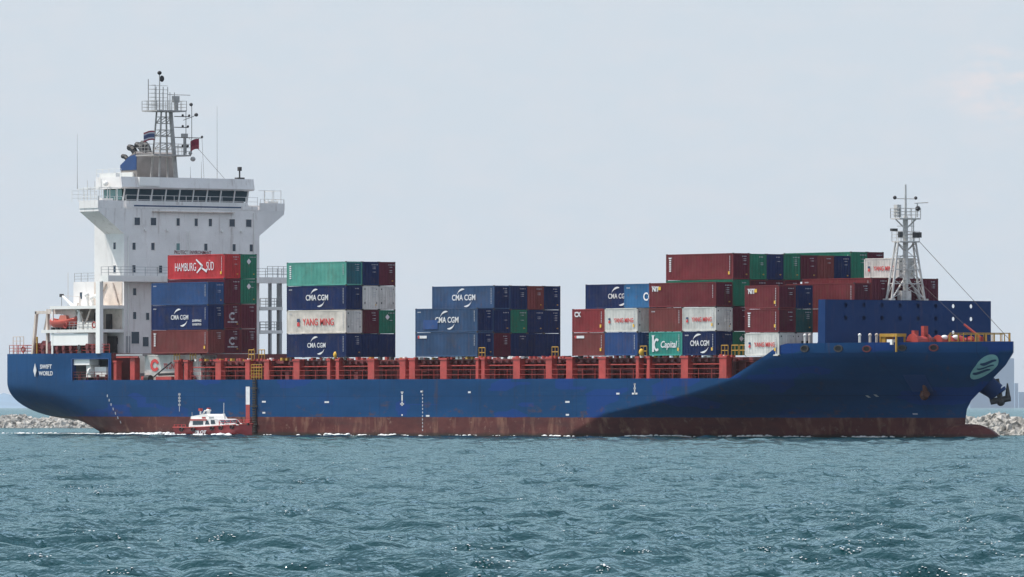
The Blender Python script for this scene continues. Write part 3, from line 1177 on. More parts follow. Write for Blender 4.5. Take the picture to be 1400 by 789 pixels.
def mast_platform(z, x0, x1, y0, y1, par, rail_h=1.2):
    p = MB()
    p.box(x0, x1, y0, y1, z - .18, z)
    p.rail([(x0, y0, z), (x1, y0, z), (x1, y1, z), (x0, y1, z), (x0, y0, z)], h=rail_h, step=1.0, r=.03, bars=3)
    return p.build('platform', M['mast_grey'], par)


mast_platform(35.75, -16.6, -12.6, -6.6, -0.8, mast, 1.5)
mast_platform(41.9, -16.3, -13.0, -5.8, -1.2, mast, 1.3)
cg = MB()
for y in (-5.6, -4.4, -3.3, -2.6):
    top = 46.2 if y == -5.6 else 45.2
    cg.tube((-15.2, y, 41.9), (-15.2, y, top), .06, n=5)
    cg.tube((-13.7, y, 41.9), (-13.7, y, top - .8), .05, n=5)
for k in range(6):
    z = 42.6 + k * .55
    cg.tube((-15.2, -5.6, z), (-15.2, -2.6, z), .035, n=4)
    cg.tube((-15.2, -5.6, z), (-13.7, -5.6, z), .035, n=4)
cg.tube((-15.0, -4.0, 41.9), (-15.0, -4.0, 47.0), .09, .06)
cg.ball((-15.0, -4.0, 47.1), .28, m=1)
cg.ball((-14.9, -3.7, 46.3), .3, .3, .45, m=1)
cg.tube((-14.2, -3.2, 44.1), (-14.2, 0.2, 44.1), .05, n=5)
cg.build('antenna_frame', [M['mast_grey'], M['black']], mast)
rdm = MB()
rdm.tube((-13.6, -2.4, 41.9), (-13.6, -2.4, 43.0), .28, n=8)
rdm.box(-13.85, -13.55, -2.9, -1.9, 43.0, 43.9)
rdm.tube((-12.9, -1.6, 35.75), (-12.9, -1.6, 38.2), .16, n=8, m=0)
rdm.box(-13.1, -12.7, -2.0, -1.2, 38.2, 38.7)
rdm.ball((-12.6, -0.5, 35.2), .34)
rdm.ball((-12.6, -0.9, 36.0), .25)
rdm.build('radar_scanner', M['mast_grey'], mast)
yd = MB()
for z, y1, d in ((41.1, -0.1, 0), (39.6, -0.3, 0), (38.2, 1.9, 0), (36.9, -0.3, 0)):
    yd.tube((-14.0, -2.4, z), (-14.0, y1, z), .06, n=5)
    for yy in (-1.1, y1):
        yd.ball((-14.0, yy, z + .15), .16, .16, .2, nu=8, nv=6)
yd.tube((-14.0, 0.3, 36.0), (-14.0, 0.3, 42.6), .04, n=4)
yd.tube((-14.0, -0.6, 36.0), (-14.0, -0.6, 42.0), .04, n=4)
yd.tube((-14.0, -1.0, 40.6), (-14.0, 0.9, 41.3), .05, n=4)
yd.ball((-14.0, 1.0, 41.4), .26)
yd.ball((-14.0, 0.2, 42.8), .24)
yd.tube((-14.0, -5.8, 38.4), (-14.0, -2.4, 38.4), .05, n=4)
yd.build('signal_yard', M['dark_steel'], mast)
hal = MB()
hal.tube((-14.0, 1.9, 38.2), (-13.0, 1.5, 32.6), .02, n=3)
hal.tube((-14.0, -0.2, 38.2), (-12.6, 4.4, 32.6), .025, n=3)
hal.tube((-14.0, -5.6, 38.4), (-14.0, -6.0, 32.6), .02, n=3)
hal.build('halyard', M['rope'], mast)


def flag(base, w, h, mats, bands, label, droop):
    """waving cloth with real thickness, hoist at base"""
    fb = MB()
    nx = 10
    for b_, (v0, v1, mi) in enumerate(bands):
        for s in (-.012, .012):
            P = []
            for i in range(nx + 1):
                u = i / nx
                wav = .14 * math.sin(u * 7 + 1)
                P.append([(base[0] + wav + s, base[1] + w * u, base[2] - h * v - droop * u * u + .05 * math.sin(u * 6)) for v in (v0, v1)])
            fb.grid(P, m=mi)
    fb.tube((base[0], base[1], base[2] + .15), (base[0], base[1], base[2] - h - .15), .02, n=4)
    o = fb.build('flag', mats)
    tag(o, label, 'flag')


f_blue = mat('flag blue cloth', (0.05, 0.075, 0.17), .8, .1)
f_white = mat('flag white cloth', (0.45, 0.46, 0.50), .8, .05)
f_red = mat('flag red cloth', (0.28, 0.05, 0.07), .8, .1)
f_maroon = mat('flag maroon cloth', (0.20, 0.015, 0.04), .8, .1)
flag((-14.0, -3.8, 38.5), -1.7, 1.2, [f_white, f_blue, f_red], ((0, .16, 2), (.16, .3, 0), (.3, .7, 1), (.7, .84, 0), (.84, 1, 2)), 'striped flag with broad blue middle band flying left of the tall radar mast', .25)
flag((-14.0, 3.1, 37.6), -1.35, 1.3, [f_maroon, f_red], ((0, .6, 0), (.6, 1, 1)), 'dark red flag flying from the right arm of the radar mast', .3)

# lashing platform across the front, side decks, columns
lp = MB()
lp.box(-10.97, -9.3, -14.1, 14.1, 19.25, 20.0)
for side in (-1, 1):
    lp.box(-22.3, -10.9, *sorted((side * 10.52, side * 14.1)), 15.85, 16.25)
    lp.box(-24.3, -10.9, *sorted((side * 10.52, side * 14.1)), 12.85, 13.25)
lp.build('side_deck', M['white'], ship)
lr = MB()
lr.rail([(-9.35, -14.0, 20.0), (-9.35, 14.0, 20.0)], h=1.1, step=1.9)
for side in (-1, 1):
    lr.rail([(-22.2, side * 10.4, 19.35), (-17.7, side * 10.4, 19.35)], h=1.1)
    lr.rail([(-11.0, side * 14.0, 20.0), (-9.4, side * 14.0, 20.0)], h=1.1)
lr.rail([(-22.2, -14.0, 13.25), (-11.8, -14.0, 13.25)], h=.95, step=1.0)
for z in (16.25, 13.25):
    lr.rail([(-10.95, 10.6, z), (-10.95, 14.0, z)], h=1.1, step=.85)
    lr.rail([(-22.2, 14.0, z), (-11.0, 14.0, z)], h=1.1)
lr.rail([(-9.4, 10.6, 20.0), (-9.4, 14.0, 20.0)], h=1.4, step=.85)
lr.build('railing', M['grey_paint'], ship)
cl = []
for x, y, w in ((-11.3, -14.05, .45), (-11.3, 13.85, .32), (-11.2, 12.3, .22), (-22.0, 13.9, .2), (-22.0, -13.9, .14), (-16.5, 13.9, .15)):
    c = MB()
    zt = 19.25 if x > -12 else 15.9
    c.box(x - w, x + w, y - w * .6, y + w * .6, 10.2, zt)
    c.build('column', M['bright_white'] if y < 0 else M['grey_paint'], ship)
# stained and shadowed recess walls and clutter on the stern quarter decks
rc = MB()
rc.box(-17.6, -11.4, -10.56, -10.50, 16.3, 19.25)
rc.box(-17.6, -11.4, -10.56, -10.50, 13.3, 15.8)
rc.build('stained_shadowed_wall', M['stained_white'], ship)  # mottling carries both the stains and the shadows on this wall
rc = MB()
rc.box(-17.0, -12.4, -10.9, -10.57, 10.3, 12.4)
rc.box(-14.3, -13.5, -11.0, -10.57, 13.3, 15.2)
rc.box(-16.9, -15.6, -11.0, -10.57, 13.3, 15.4)
for p, q in (((-16.8, -10.7, 16.4), (-14.8, -10.7, 19.1)), ((-13.3, -10.7, 19.1), (-12.0, -10.7, 16.4))):
    rc.tube(p, q, .12, m=1)
rc.build('deck_gear', [M['dark_steel'], M['stained_white']], ship)
dr = MB()
dr.box(-10.99, -10.93, -10.2, -9.6, 10.3, 12.4)
dr.build('door', M['grey_paint'], house)

# aft mooring deck
ap = MB()
ap.tube((-27.5, -13.2, 10.2), (-26.6, -13.2, 15.6), .25, n=4)
ap.tube((-26.8, -13.2, 15.5), (-24.0, -13.2, 15.5), .25, n=4)
ap.tube((-24.1, -13.2, 10.2), (-24.1, -13.2, 15.6), .26, n=4)
ap.build('gantry_post', M['stained_white'], ship)
aw = MB()
aw.prism_y([(-24.2, 15.9), (-17.6, 15.9), (-17.6, 14.6), (-18.6, 14.6), (-20.5, 15.2), (-24.2, 15.3)][::-1], -13.4, -10.6)
aw.build('awning_beam', M['stained_white'], ship)
bx = MB()
bx.box(-22.3, -14.0, -13.95, -11.0, 11.25, 12.75)
bx.build('white_store', M['bright_white'], ship)
cr = MB()
cr.tube((-16.9, -13.2, 13.2), (-16.9, -13.2, 15.4), .34, .28, n=8)
cr.tube((-16.6, -13.2, 15.3), (-21.0, -13.2, 17.6), .24, .14, n=6)
cr.tube((-16.9, -13.2, 14.4), (-18.6, -13.2, 16.2), .12, n=6)
cr.tube((-21.0, -13.2, 17.6), (-21.0, -13.2, 15.0), .03, n=4, m=1)
cr.box(-21.2, -20.8, -13.4, -13.0, 17.4, 17.8, 1)
cr.tube((-16.0, -13.2, 13.4), (-14.4, -13.2, 16.0), .12, n=5, m=2)
cr.box(-14.9, -13.2, -13.6, -12.6, 13.3, 14.1)
cr.build('boat_crane', [M['bright_white'], M['dark_steel'], M['stained_white']], ship)
aft = MB()
for x, y, s, m_ in ((-27.0, -12.6, 1.0, 0), (-25.9, -12.2, 1.2, 0), (-25.0, -13.0, .9, 0), (-23.4, -12.9, 1.1, 0), (-22.7, -13.4, .9, 0),
                    (-21.0, -13.5, .7, 0), (-19.5, -13.5, .7, 0), (-17.9, -13.5, .7, 0), (-16.0, -13.5, .8, 1), (-14.2, -13.5, .9, 0), (-13.0, -13.5, .8, 0)):
    aft.box(x - .4 * s, x + .4 * s, y - .4, y + .4, 10.2, 10.2 + .75 * s, m_)
    aft.tube((x, y - .5, 10.2 + s), (x, y + .5, 10.2 + s), .42 * s, n=10, m=m_)
aft.tube((-26.4, -13.3, 10.2), (-26.4, -13.3, 12.4), .12, m=2)
aft.tube((-12.9, -13.6, 10.2), (-12.9, -13.6, 11.4), .14, m=2)
build_pieces(aft, 'mooring_gear', [M['dark_red'], M['dark_steel'], M['yellow']], ship)
sc_ = MB()
sc_.tube((-24.9, -13.3, 12.9), (-24.1, -13.3, 15.4), .10, n=5)
sc_.tube((-18.3, -13.4, 13.3), (-17.0, -13.4, 16.6), .09, n=5)
sc_.tube((-15.4, -13.4, 13.3), (-16.6, -13.4, 15.6), .10, n=5)
sc_.tube((-13.0, -13.6, 12.7), (-11.7, -13.6, 11.0), .12, n=5)
sc_.tube((-21.0, -13.2, 17.6), (-16.9, -13.2, 17.4), .03, n=4)
sc_.tube((-16.9, -13.2, 15.4), (-16.9, -13.2, 17.4), .08, n=5)
sc_.tube((-20.0, -12.9, 16.0), (-20.0, -12.9, 20.5), .025, n=4)
build_pieces(sc_, 'davit_strut', M['stained_white'], ship)
vb = MB()
for x, h in ((-16.0, 1.4), (-14.9, 1.0), (-13.9, 1.2), (-12.9, .9)):
    vb.tube((x, -12.6, 16.2), (x, -12.6, 16.2 + h), .2, n=8)
    vb.ball((x, -12.75, 16.2 + h), .32, nu=8, nv=6)
    vb.box(x - .35, x + .35, -13.7, -13.2, 13.25, 13.25 + h * .7)
build_pieces(vb, 'deck_vent', M['white'], ship)
lb = MB()
for x, z in ((-18.8, 13.8), (-12.4, 13.8), (-30.0, 10.8)):
    for k in range(12):
        t0, t1 = 2 * math.pi * k / 12, 2 * math.pi * (k + 1) / 12
        lb.tube((x + .36 * math.cos(t0), -14.12 if x > -25 else -13.0, z + .36 * math.sin(t0)), (x + .36 * math.cos(t1), -14.12 if x > -25 else -13.0, z + .36 * math.sin(t1)), .09, n=5)
lb.build('life_ring', M['bright_red'], ship)
sr = MB()
sr.rail([(-34.2, 12.0, 10.25), (-34.2, -12.3, 10.25), (-29.0, -13.0, 10.25), (-9.0, -14.1, 10.25)], h=1.1, step=1.3, r=.04)
sr.rail([(-33.8, -12.0, 10.25), (-30.5, -12.6, 10.25)], h=2.2, step=1.2, r=.05, bars=4, m=1)
sr.build('stern_railing', [M['red_paint'], M['stained_white']], ship)

# ------------------------------------------------------------------ cargo deck edge: stanchions, coamings, hatch covers
def px2x(px, Y=-14.0):
    u = (px - 700) / 10829.3
    v = dvec + u * rvec
    return CX + (Y - CY) / v[1] * v[0]


for px, w in ((157, 5), (241, 6), (254, 6), (298, 9), (338, 7), (364, 8), (405, 10), (449, 5), (461, 5), (507, 10), (550, 9), (563, 9), (606, 10),
              (652, 4), (660, 5), (706, 10), (750, 9), (778, 9), (823, 10), (871, 4), (886, 4), (935.5, 10), (988, 10)):
    x = px2x(px)
    hw = w / 7.2 / 2 * 0.92
    s_ = MB()
    s_.box(x - hw, x + hw, -13.98, -13.2, 6.6, 9.05)
    s_.box(x - hw - .12, x + hw + .12, -14.05, -13.1, 9.05, 9.28)
    s_.prism_y([(x - hw - .3, 6.6), (x + hw + .3, 6.6), (x + hw, 7.1), (x - hw, 7.1)], -13.9, -13.3)
    s_.build('stanchion', M['red_paint'], ship)
co = MB()
co.box(10, 121, -11.9, -11.5, 6.6, 8.7)
for k in range(60):
    x = 10.5 + k * 1.87
    co.box(x - .12, x + .12, -12.35, -11.9, 6.6, 8.7)
co.box(10, 121, -12.4, -11.9, 8.55, 8.7)
co.box(10, 121, -12.25, -11.95, 7.6, 7.75)
co.build('hatch_coaming', M['dark_red'], ship)
BAYS = [(-0.3, 12.5), (28.5, 41.3), (54.7, 67.5), (85.0, 98.0), (99.4, 112.2)]
hc = MB()
for a, b_ in ((9.7, 27.0), (28.2, 53.4), (54.4, 83.5), (84.8, 98.3), (99.2, 115.8), (116.6, 119.5)):
    hc.box(a, b_, -13.15 if b_ < 118 else -12.9, 13.15, 8.75, 9.12)
    n_ = int((b_ - a) / 1.25)
    for k in range(n_):
        x = a + .5 + k * 1.25
        if x > 116:
            continue
        hc.box(x - .2, x + .2, -13.55, -13.16, 8.62, 8.95, 0)
hc.build('hatch_cover', M['dark_red'], ship)
lg = MB()
for k in range(150):
    x = 6 + k * .8 + random.uniform(-.3, .3)
    if x > 115:
        break
    c = random.random()
    s = random.uniform(.10, .22)
    lg.box(x - s, x + s, -13.75 - .2 * random.random(), -13.4, 9.12, 9.12 + s * 1.6, 0 if c < .55 else (1 if c < .72 else (2 if c < .86 else 3)))
tag(lg.build('lashing_gear', [M['red_paint'], M['yellow'], M['dark_steel'], M['white']], ship), kind='stuff')
dr_ = MB()
dr_.rail([(8.5, -13.95, 6.7), (113.5, -13.95, 6.65)], h=1.2, step=2.4, r=.035, bars=2)
dr_.tube((8.5, -13.6, 8.35), (114, -13.6, 8.35), .07, n=5)
dr_.build('deck_railing', M['red_paint'], ship)
ww = MB()
for k in range(46):
    x = 10.2 + k * 2.3
    ww.tube((x, -12.9, 6.6), (x, -12.9, 8.75), .09, n=5)
for k, x in enumerate((13.5, 27.8, 42.0, 69.0, 98.7, 105)):
    ww.box(x - .4, x + .4, -13.2, -12.5, 6.6, 7.7)
ww.tube((103, -13.3, 8.8), (107.5, -13.3, 6.8), .14, n=4)
ww.tube((8.6, -13.3, 7.0), (5.4, -13.3, 8.9), .16, n=4)
build_pieces(ww, 'pipe', M['dark_red'], ship)
dw = MB()
dw.box(-8.4, -3.4, -11.0, -10.6, 6.6, 10.0, 1)
dw.box(-5.2, -4.2, -13.6, -12.8, 6.6, 9.6, 0)
dw.tube((-8.0, -13.7, 9.7), (-3.2, -13.7, 9.7), .12, n=4, m=0)
dw.box(-8.0, -2.2, -13.8, -12, 9.85, 10.1, 1)
dw.box(-2.5, -1.7, -13.8, -13.1, 6.7, 7.3, 3)
dw.tube((-1.4, -13.8, 7.0), (-.4, -13.8, 7.0), .45, n=10, m=2)
dw.box(.6, 4.0, -13.75, -13.3, 6.7, 7.25, 0)
dw.tube((1.2, -13.7, 7.5), (5.0, -13.7, 7.6), .16, n=6, m=2)
dw.tube((.2, -13.75, 7.2), (4.0, -13.75, 9.0), .09, n=5, m=2)
dw.build('side_passage', [M['red_paint'], M['grey_paint'], M['black'], M['bright_red']], ship)


def yellow_frame(x0, x1, z0, z1, y=-13.8):
    a = MB()
    for x in np.linspace(x0, x1, 3):
        a.tube((x, y, z0), (x, y, z1), .06, n=5)
    for z in (z0 + (z1 - z0) * .5, z1):
        a.tube((x0, y, z), (x1, y, z), .06, n=5)
    a.build('yellow_railing', M['yellow'], ship)


for px, z0 in ((240, 9.3), (262, 9.3), (342, 9.3), (356, 9.3), (452, 9.3), (657, 9.3), (757, 9.3), (878, 9.3), (989, 9.3), (1003, 9.3), (1014, 9.3)):
    x = px2x(px)
    yellow_frame(x - .6, x + .6, z0, z0 + 1.15)
for px in (458, 876):
    x = px2x(px)
    a = MB()
    a.ball((x, -13.9, 9.75), .32, .3, .42)
    a.build('yellow_light', M['mark_yellow'], ship)

# ------------------------------------------------------------------ forecastle
wb = MB()
XW, WY0, WY1, WZ0, WZ1 = 129.0, -11.9, 12.3, 9.6, 15.45
HY = [-9.1 + 2.66 * k for k in range(8)]                 # drilled columns
HZ = [(11.1, 12.65, 11.9), (12.65, 14.2, 13.45), (14.2, 15.45, 14.9)]
ycell = [WY0] + [(a + b_) / 2 for a, b_ in zip(HY[:-1], HY[1:])] + [WY1]


def sheet(X, y0, y1, z0, z1, fl, hole=None):
    if hole is None:
        q = [(X, y0, z0), (X, y1, z0), (X, y1, z1), (X, y0, z1)]
        wb.poly(q[::-1] if fl else q)
        return
    yc, zc, rr = hole
    ts = [2 * math.pi * (k + .5) / 24 for k in range(24)]
    inn = [(X, yc + rr * math.cos(t), zc + rr * math.sin(t)) for t in ts]
    # four quadrant fans out to the cell corners
    for k in range(24):
        b_ = (k + 1) % 24
        corner = {0: (X, y1, z1), 1: (X, y0, z1), 2: (X, y0, z0), 3: (X, y1, z0)}[k // 6 if k < 24 else 0]
        q = [inn[k], corner, inn[b_]]
        wb.poly(q[::-1] if fl else q)
    for k, (c0, c1) in ((5, ((X, y1, z1), (X, y0, z1))), (11, ((X, y0, z1), (X, y0, z0))), (17, ((X, y0, z0), (X, y1, z0))), (23, ((X, y1, z0), (X, y1, z1)))):
        q = [inn[(k + 1) % 24], c0, c1]
        wb.poly(q[::-1] if fl else q)


for i in range(8):
    for X, fl in ((XW, False), (XW - .18, True)):
        sheet(X, ycell[i], ycell[i + 1], WZ0, HZ[0][0], fl)
        for j, (z0, z1, zc) in enumerate(HZ):
            dr_h = not (j == 0 and i not in (5, 6)) and not (i == 4 and j == 0)
            sheet(X, ycell[i], ycell[i + 1], z0, z1, fl, (HY[i], zc, .26) if dr_h else None)
wb.box(XW - .2, XW + .02, WY0 - .02, WY1 + .02, WZ1, WZ1 + .06)
wb.prism_y([(XW - 1.9, WZ0), (XW, WZ0), (XW, WZ1 + .06), (XW - 1.2, WZ1 + .06), (XW - 1.3, WZ0 + 1.2)][::-1], WY0 - .18, WY0 - .0)
wb.prism_y([(XW - 1.9, WZ0), (XW, WZ0), (XW, WZ1 + .06), (XW - 1.2, WZ1 + .06), (XW - 1.3, WZ0 + 1.2)][::-1], WY1, WY1 + .15)
wb.build('wave_screen', M['bulwark_blue'], ship)

st_ = MB()
st_.box(127.5, 128.7, -11.4, 6.1, 9.6, 15.2)
st_.build('added_screen_backing', M['bulwark_blue'], ship)  # added block, keeps bright sky from showing through the screen holes

# fore mast
FX0, FX1, FY0, FY1 = 127.75, 128.65, -2.05, 2.85
fmx, fmy = (FX0 + FX1) / 2, 0.4
fm = MB()
fm.tube((fmx, fmy, 9.6), (fmx, fmy, 25.0), .34, .27, n=10)
fm.tube((fmx, fmy, 25.0), (fmx, fmy, 28.6), .16, .10, n=8)
fm.box(fmx - .4, fmx + .4, fmy - .9, fmy + .5, 15.2, 16.6)
for x, y in ((FX0, FY0), (FX1, FY0), (FX0, FY1), (FX1, FY1)):
    xt, yt = fmx + (x - fmx) * .55, fmy + (y - fmy) * .52
    fm.tube((x, y, 9.6), (x, y, 15.5), .2, n=6)
    fm.tube((x, y, 15.5), (xt, yt, 22.2), .14, .11, n=6)
    fm.box(x - .3, x + .3, y - .3, y + .3, 15.45, 15.7)
for z in (17.4, 19.0, 20.5):
    f = 1 - .47 * (z - 15.5) / 6.7
    q = [(fmx + (x - fmx) * f, fmy + (y - fmy) * f, z) for x, y in ((FX0, FY0), (FX1, FY0), (FX1, FY1), (FX0, FY1))]
    fm.path(q + [q[0]], .07, n=4)
for a, b_ in (((FX1, FY0, 15.6), (fmx, fmy, 18.2)), ((FX1, FY1, 15.6), (fmx, fmy, 18.0)), ((FX0, FY1, 15.6), (fmx, fmy, 18.6))):
    fm.tube(a, b_, .10, n=5)
lad = [(fmx + .45, fmy - .75), (fmx + .45, fmy - .30)]
for x, y in lad:
    fm.tube((x, y, 15.3), (x, y, 24.8), .035, n=4)
for k in range(26):
    z = 15.6 + k * .36
    fm.tube((*lad[0], z), (*lad[1], z), .03, n=3)
for k in range(3):
    za, zb = 15.7 + k * 2.1, 17.8 + k * 2.1
    fa, fb_ = 1 - .47 * (za - 15.5) / 6.7, 1 - .47 * (zb - 15.5) / 6.7
    for (xa, ya_), (xb, yb_) in (((FX1, FY0), (FX1, FY1)), ((FX1, FY1), (FX1, FY0)), ((FX1, FY1), (FX0, FY1)), ((FX0, FY0), (FX1, FY0))):
        fm.tube((fmx + (xa - fmx) * fa, fmy + (ya_ - fmy) * fa, za), (fmx + (xb - fmx) * fb_, fmy + (yb_ - fmy) * fb_, zb), .045, n=4)
for z in (23.0, 23.9):
    fm.path([(fmx + .55, fmy - .8, z), (fmx + .55, fmy + .8, z), (fmx - .55, fmy + .8, z), (fmx - .55, fmy - .8, z), (fmx + .55, fmy - .8, z)], .04, n=4)
for s_ in (-.75, .75):
    fm.tube((fmx + .5, fmy + s_, 22.2), (fmx + .5, fmy + s_, 24.8), .07, n=5)
fmast = fm.build('fore_mast', M['stained_white'], ship, smooth=40)
M_mast_white = mat('chalky mast white', (0.52, 0.51, 0.49), .6, .2, 1.4, rust=.45, dirt=.35)
fmast.data.materials[0] = M_mast_white
for z, w in ((22.2, 1.35), (24.8, 1.55)):
    p = MB()
    p.box(fmx - .8, fmx + .8, fmy - w, fmy + w, z - .15, z)
    p.rail([(fmx - .8, fmy - w, z), (fmx + .8, fmy - w, z), (fmx + .8, fmy + w, z), (fmx - .8, fmy + w, z), (fmx - .8, fmy - w, z)], h=1.1, step=.8, r=.03)
    for s in (-1, 1):
        p.tube((fmx, fmy + s * .35, z - 1.0), (fmx, fmy + s * w, z - .1), .08, n=5)
    p.build('platform', M_mast_white, fmast)
ft = MB()
ft.tube((fmx, fmy - 1.6, 27.0), (fmx, fmy + 1.6, 27.0), .05, n=5)
ft.ball((fmx, fmy - 1.6, 27.1), .22, m=1)
ft.ball((fmx, fmy + 1.5, 27.1), .2, m=1)
ft.tube((fmx + .5, fmy + 1.3, 24.9), (fmx + .5, fmy + 1.3, 26.5), .07, n=5)
ft.tube((fmx + .5, fmy + .9, 26.5), (fmx + .5, fmy + 2.9, 26.6), .06, n=5)
ft.box(fmx - .3, fmx + .3, fmy - 1.5, fmy - .9, 24.9, 26.3)
ft.ball((fmx + .6, fmy + 1.3, 25.9), .3, m=1)
for y in (-1.6, 1.2, .6):
    ft.box(fmx + .8, fmx + 1.1, fmy + y - .25, fmy + y + .25, 22.6, 23.2, 1)
ft.box(fmx, fmx + .4, fmy - 2.3, fmy - 1.5, 23.3, 23.6, 1)
ft.tube((fmx - .2, fmy + 1.1, 22.2), (fmx - .2, fmy + 1.1, 25.0), .05, n=4)
for k in range(14):
    z = 16 + k * .6
    ft.tube((fmx + .5, fmy - .6, z), (fmx + .5, fmy + .0, z), .03, n=3)
build_pieces(ft, 'mast_fitting', [M_mast_white, M['dark_steel']], fmast)
fs = MB()
fs.tube((fmx + .8, fmy + 1.3, 22.2), (146.7, 0, 10.8), .03, n=4)
fs.build('forestay', M['rope'], fmast)

# deck machinery on the forecastle
yf = MB()
y = -8.3
x = px2x(1204, y)
for dx in (0, 2.7):
    for dy in (0, 1.2):
        yf.tube((x + dx, y + dy, 9.6), (x + dx, y + dy, 11.55), .12, n=4)
yf.box(x - .1, x + 2.9, y - .1, y + 1.3, 11.3, 11.65)
yf.box(x + .1, x + .8, y, y + 1.2, 10.2, 11.3)
yf.box(x + 1.3, x + 2.2, y - .2, y + .4, 10.4, 11.0, 1)
yf.build('yellow_cage', [M['yellow'], M['bright_white']], ship)
for k, (px, y, s) in enumerate(((1257, -5.6, 1.25), (1274, -4.0, 1.0), (1290, -3.0, 1.05), (1305, -2.0, 1.0), (1320, -1.0, .95))):
    x = px2x(px, y)
    a = MB()
    a.tube((x, y - .7 * s, 10.6), (x, y + .7 * s, 10.6), .62 * s, n=14)
    a.tube((x, y - .85 * s, 10.6), (x, y - .7 * s, 10.6), .85 * s, n=14)
    a.tube((x, y + .7 * s, 10.6), (x, y + .85 * s, 10.6), .85 * s, n=14)
    a.box(x - .6, x + .6, y - .9 * s, y + .9 * s, 9.6, 10.2)
    if k in (2, 3):
        a.ball((x + .3, y - .1, 11.2), .35, .45, .3, m=1)
    if k == 0:
        a.box(x - .3, x + .2, y - .9, y - .3, 10.9, 12.0)
        a.box(x - .3, x + .2, y + .5, y + 1.1, 10.9, 12.5)
    a.build('windlass', [M['bright_red'] if k != 1 else M['dark_red'], M['bright_white']], ship)
cb = MB()
bx0, bx1 = px2x(1342, 0), px2x(1318, -1.0)
cb.tube((bx0, 0, 11.1), (bx1, -1.0, 12.7), .16, .12, n=6)
cb.tube((bx0, 0, 9.6), (bx0, 0, 11.3), .25, n=8)
cb.build('deck_crane_boom', M['bright_red'], ship)
cw_ = MB()
cw_.tube((bx1, -1.0, 12.7), (129.2, .4, 18.4), .02, n=3)
cw_.build('crane_wire', M['rope'], ship)
fr2 = MB()
for x in (141.4, 142.6, 143.8):
    w_ = y_fore(x, 10) - .5
    fr2.rail([(x, -w_, 9.8), (x, w_, 9.8)], h=1.9, step=1.2, r=.05, bars=2)
fr2.rail([(x, -(y_fore(x, 10) - .35), 9.8) for x in (141.4, 143, 144.5, 146.2)], h=1.75, step=1.0, r=.06, bars=2)
fr2.build('yellow_railing', M['yellow'], ship)
bl = MB()
for x, y, c in ((126.0, -13.6, 0), (126.6, -13.6, 1), (132.4, -12.3, 0), (133.5, -12.0, 1), (128.4, -13.4, 1), (134.2, -11.7, 1)):
    y = -(y_fore(x, 10) - .6)
    bl.tube((x, y, 9.6), (x, y, 11.5), .14, n=8, m=c)
    bl.ball((x, y, 11.5), .2, m=c)
bl.build('deck_vent', [M['white'], M['stained_white']], ship)
# fairleads in the bulwark
for X, z, rr, mm in ((126.5, 10.0, .42, 'dark_steel'), (130.5, 10.0, .42, 'dark_steel'), (133.6, 9.95, .4, 'dark_red'), (137.2, 10.05, .38, 'dark_steel'), (140.2, 10.05, .42, 'dark_red')):
    y = -y_fore(X, 10)
    tx = np.array([0.5, -(y_fore(X + .25, 10) - y_fore(X - .25, 10)), 0])
    tx /= np.linalg.norm(tx)
    nrm = np.array([tx[1], -tx[0], 0])
    a = MB()
    c = np.array([X, y, z]) + nrm * .03
    ring = [[c + tx * (math.cos(t) * r_ * 1.4) + np.array((0, 0, 1)) * math.sin(t) * r_ + nrm * o_ for r_, o_ in ((rr, -.05), (rr * .95, .10), (rr * .68, .10), (rr * .62, -.02))] for t in np.linspace(0, 2 * math.pi, 15)]
    a.grid(ring)
    a.poly([c + nrm * .015 + tx * (math.cos(t) * rr * .95) + np.array((0, 0, 1)) * math.sin(t) * rr * .7 for t in np.linspace(0, 2 * math.pi, 15)[:-1]], 1)
    a.build('fairlead', [M[mm], M['black']], ship)


def hull_patch(name, fn, nu, nv, mt, lift, parent, thick=0.02):
    """sheet that follows the starboard hull, fn(u, v) -> (X, z)"""
    a = MB()
    for L, fl in ((lift, False),):
        P = []
        for i in range(nu + 1):
            row = []
            for j in range(nv + 1):
                X, z = fn(i / nu, j / nv)
                e = .1
                y = y_hull(X, z)
                gx = (y_hull(X + e, z) - y_hull(X - e, z)) / (2 * e)
                gz = (y_hull(X, z + e) - y_hull(X, z - e)) / (2 * e)
                nr = np.array([-gx, -1.0, -gz])
                nr /= np.linalg.norm(nr)
                row.append(tuple(np.array([X, -y, z]) + nr * L))
            P.append(row)
        a.grid(P, flip=fl)
    return a.build(name, mt, parent)


# emblem on the bow flare
EZ, ER, ED = 7.95, 1.38, 1.62


def em_xy(a, b_):
    z = EZ + ER * b_
    return ip(z, XS) - ED + a * 0.95, z


def disc(u, v):
    t = 2 * math.pi * v
    return em_xy(u * math.cos(t), u * math.sin(t))


emb = hull_patch('emblem', disc, 6, 40, M['emblem'], .05, ship)
for zc, w in ((.36, .15), (-.02, .09), (-.38, .15)):
    hull_patch('wave_mark', lambda u, v, zc=zc, w=w: em_xy(-.66 + 1.32 * u, zc + .085 * math.sin(u * 5.2 + 3.3) + .20 * (u - .5) + (v - .5) * 2 * w * (.35 + .65 * math.sin(math.pi * min(1, max(.04, u))))), 24, 2, M['mark_navy'], .09, emb)

# anchors
anc_m = M['dark_steel']


def anchor(name, o, ax, dn, parent, m_):
    """stockless anchor: o crown point, dn shank direction down-out, ax fluke axis"""
    o, ax, dn = (np.array(v, float) for v in (o, ax, dn))
    dn /= np.linalg.norm(dn)
    ax -= dn * ax.dot(dn)
    ax /= np.linalg.norm(ax)
    a = MB()
    a.tube(o - dn * 2.4, o, .28, .34, n=8)
    a.tube(o - ax * 1.15, o + ax * 1.15, .38, n=8)
    for s in (-1, 1):
        a.tube(o + ax * s * .85, o + ax * s * 1.1 - dn * 1.7, .36, .08, n=6)
    a.ball(o + dn * .2, .5)
    return a.build(name, m_, parent)


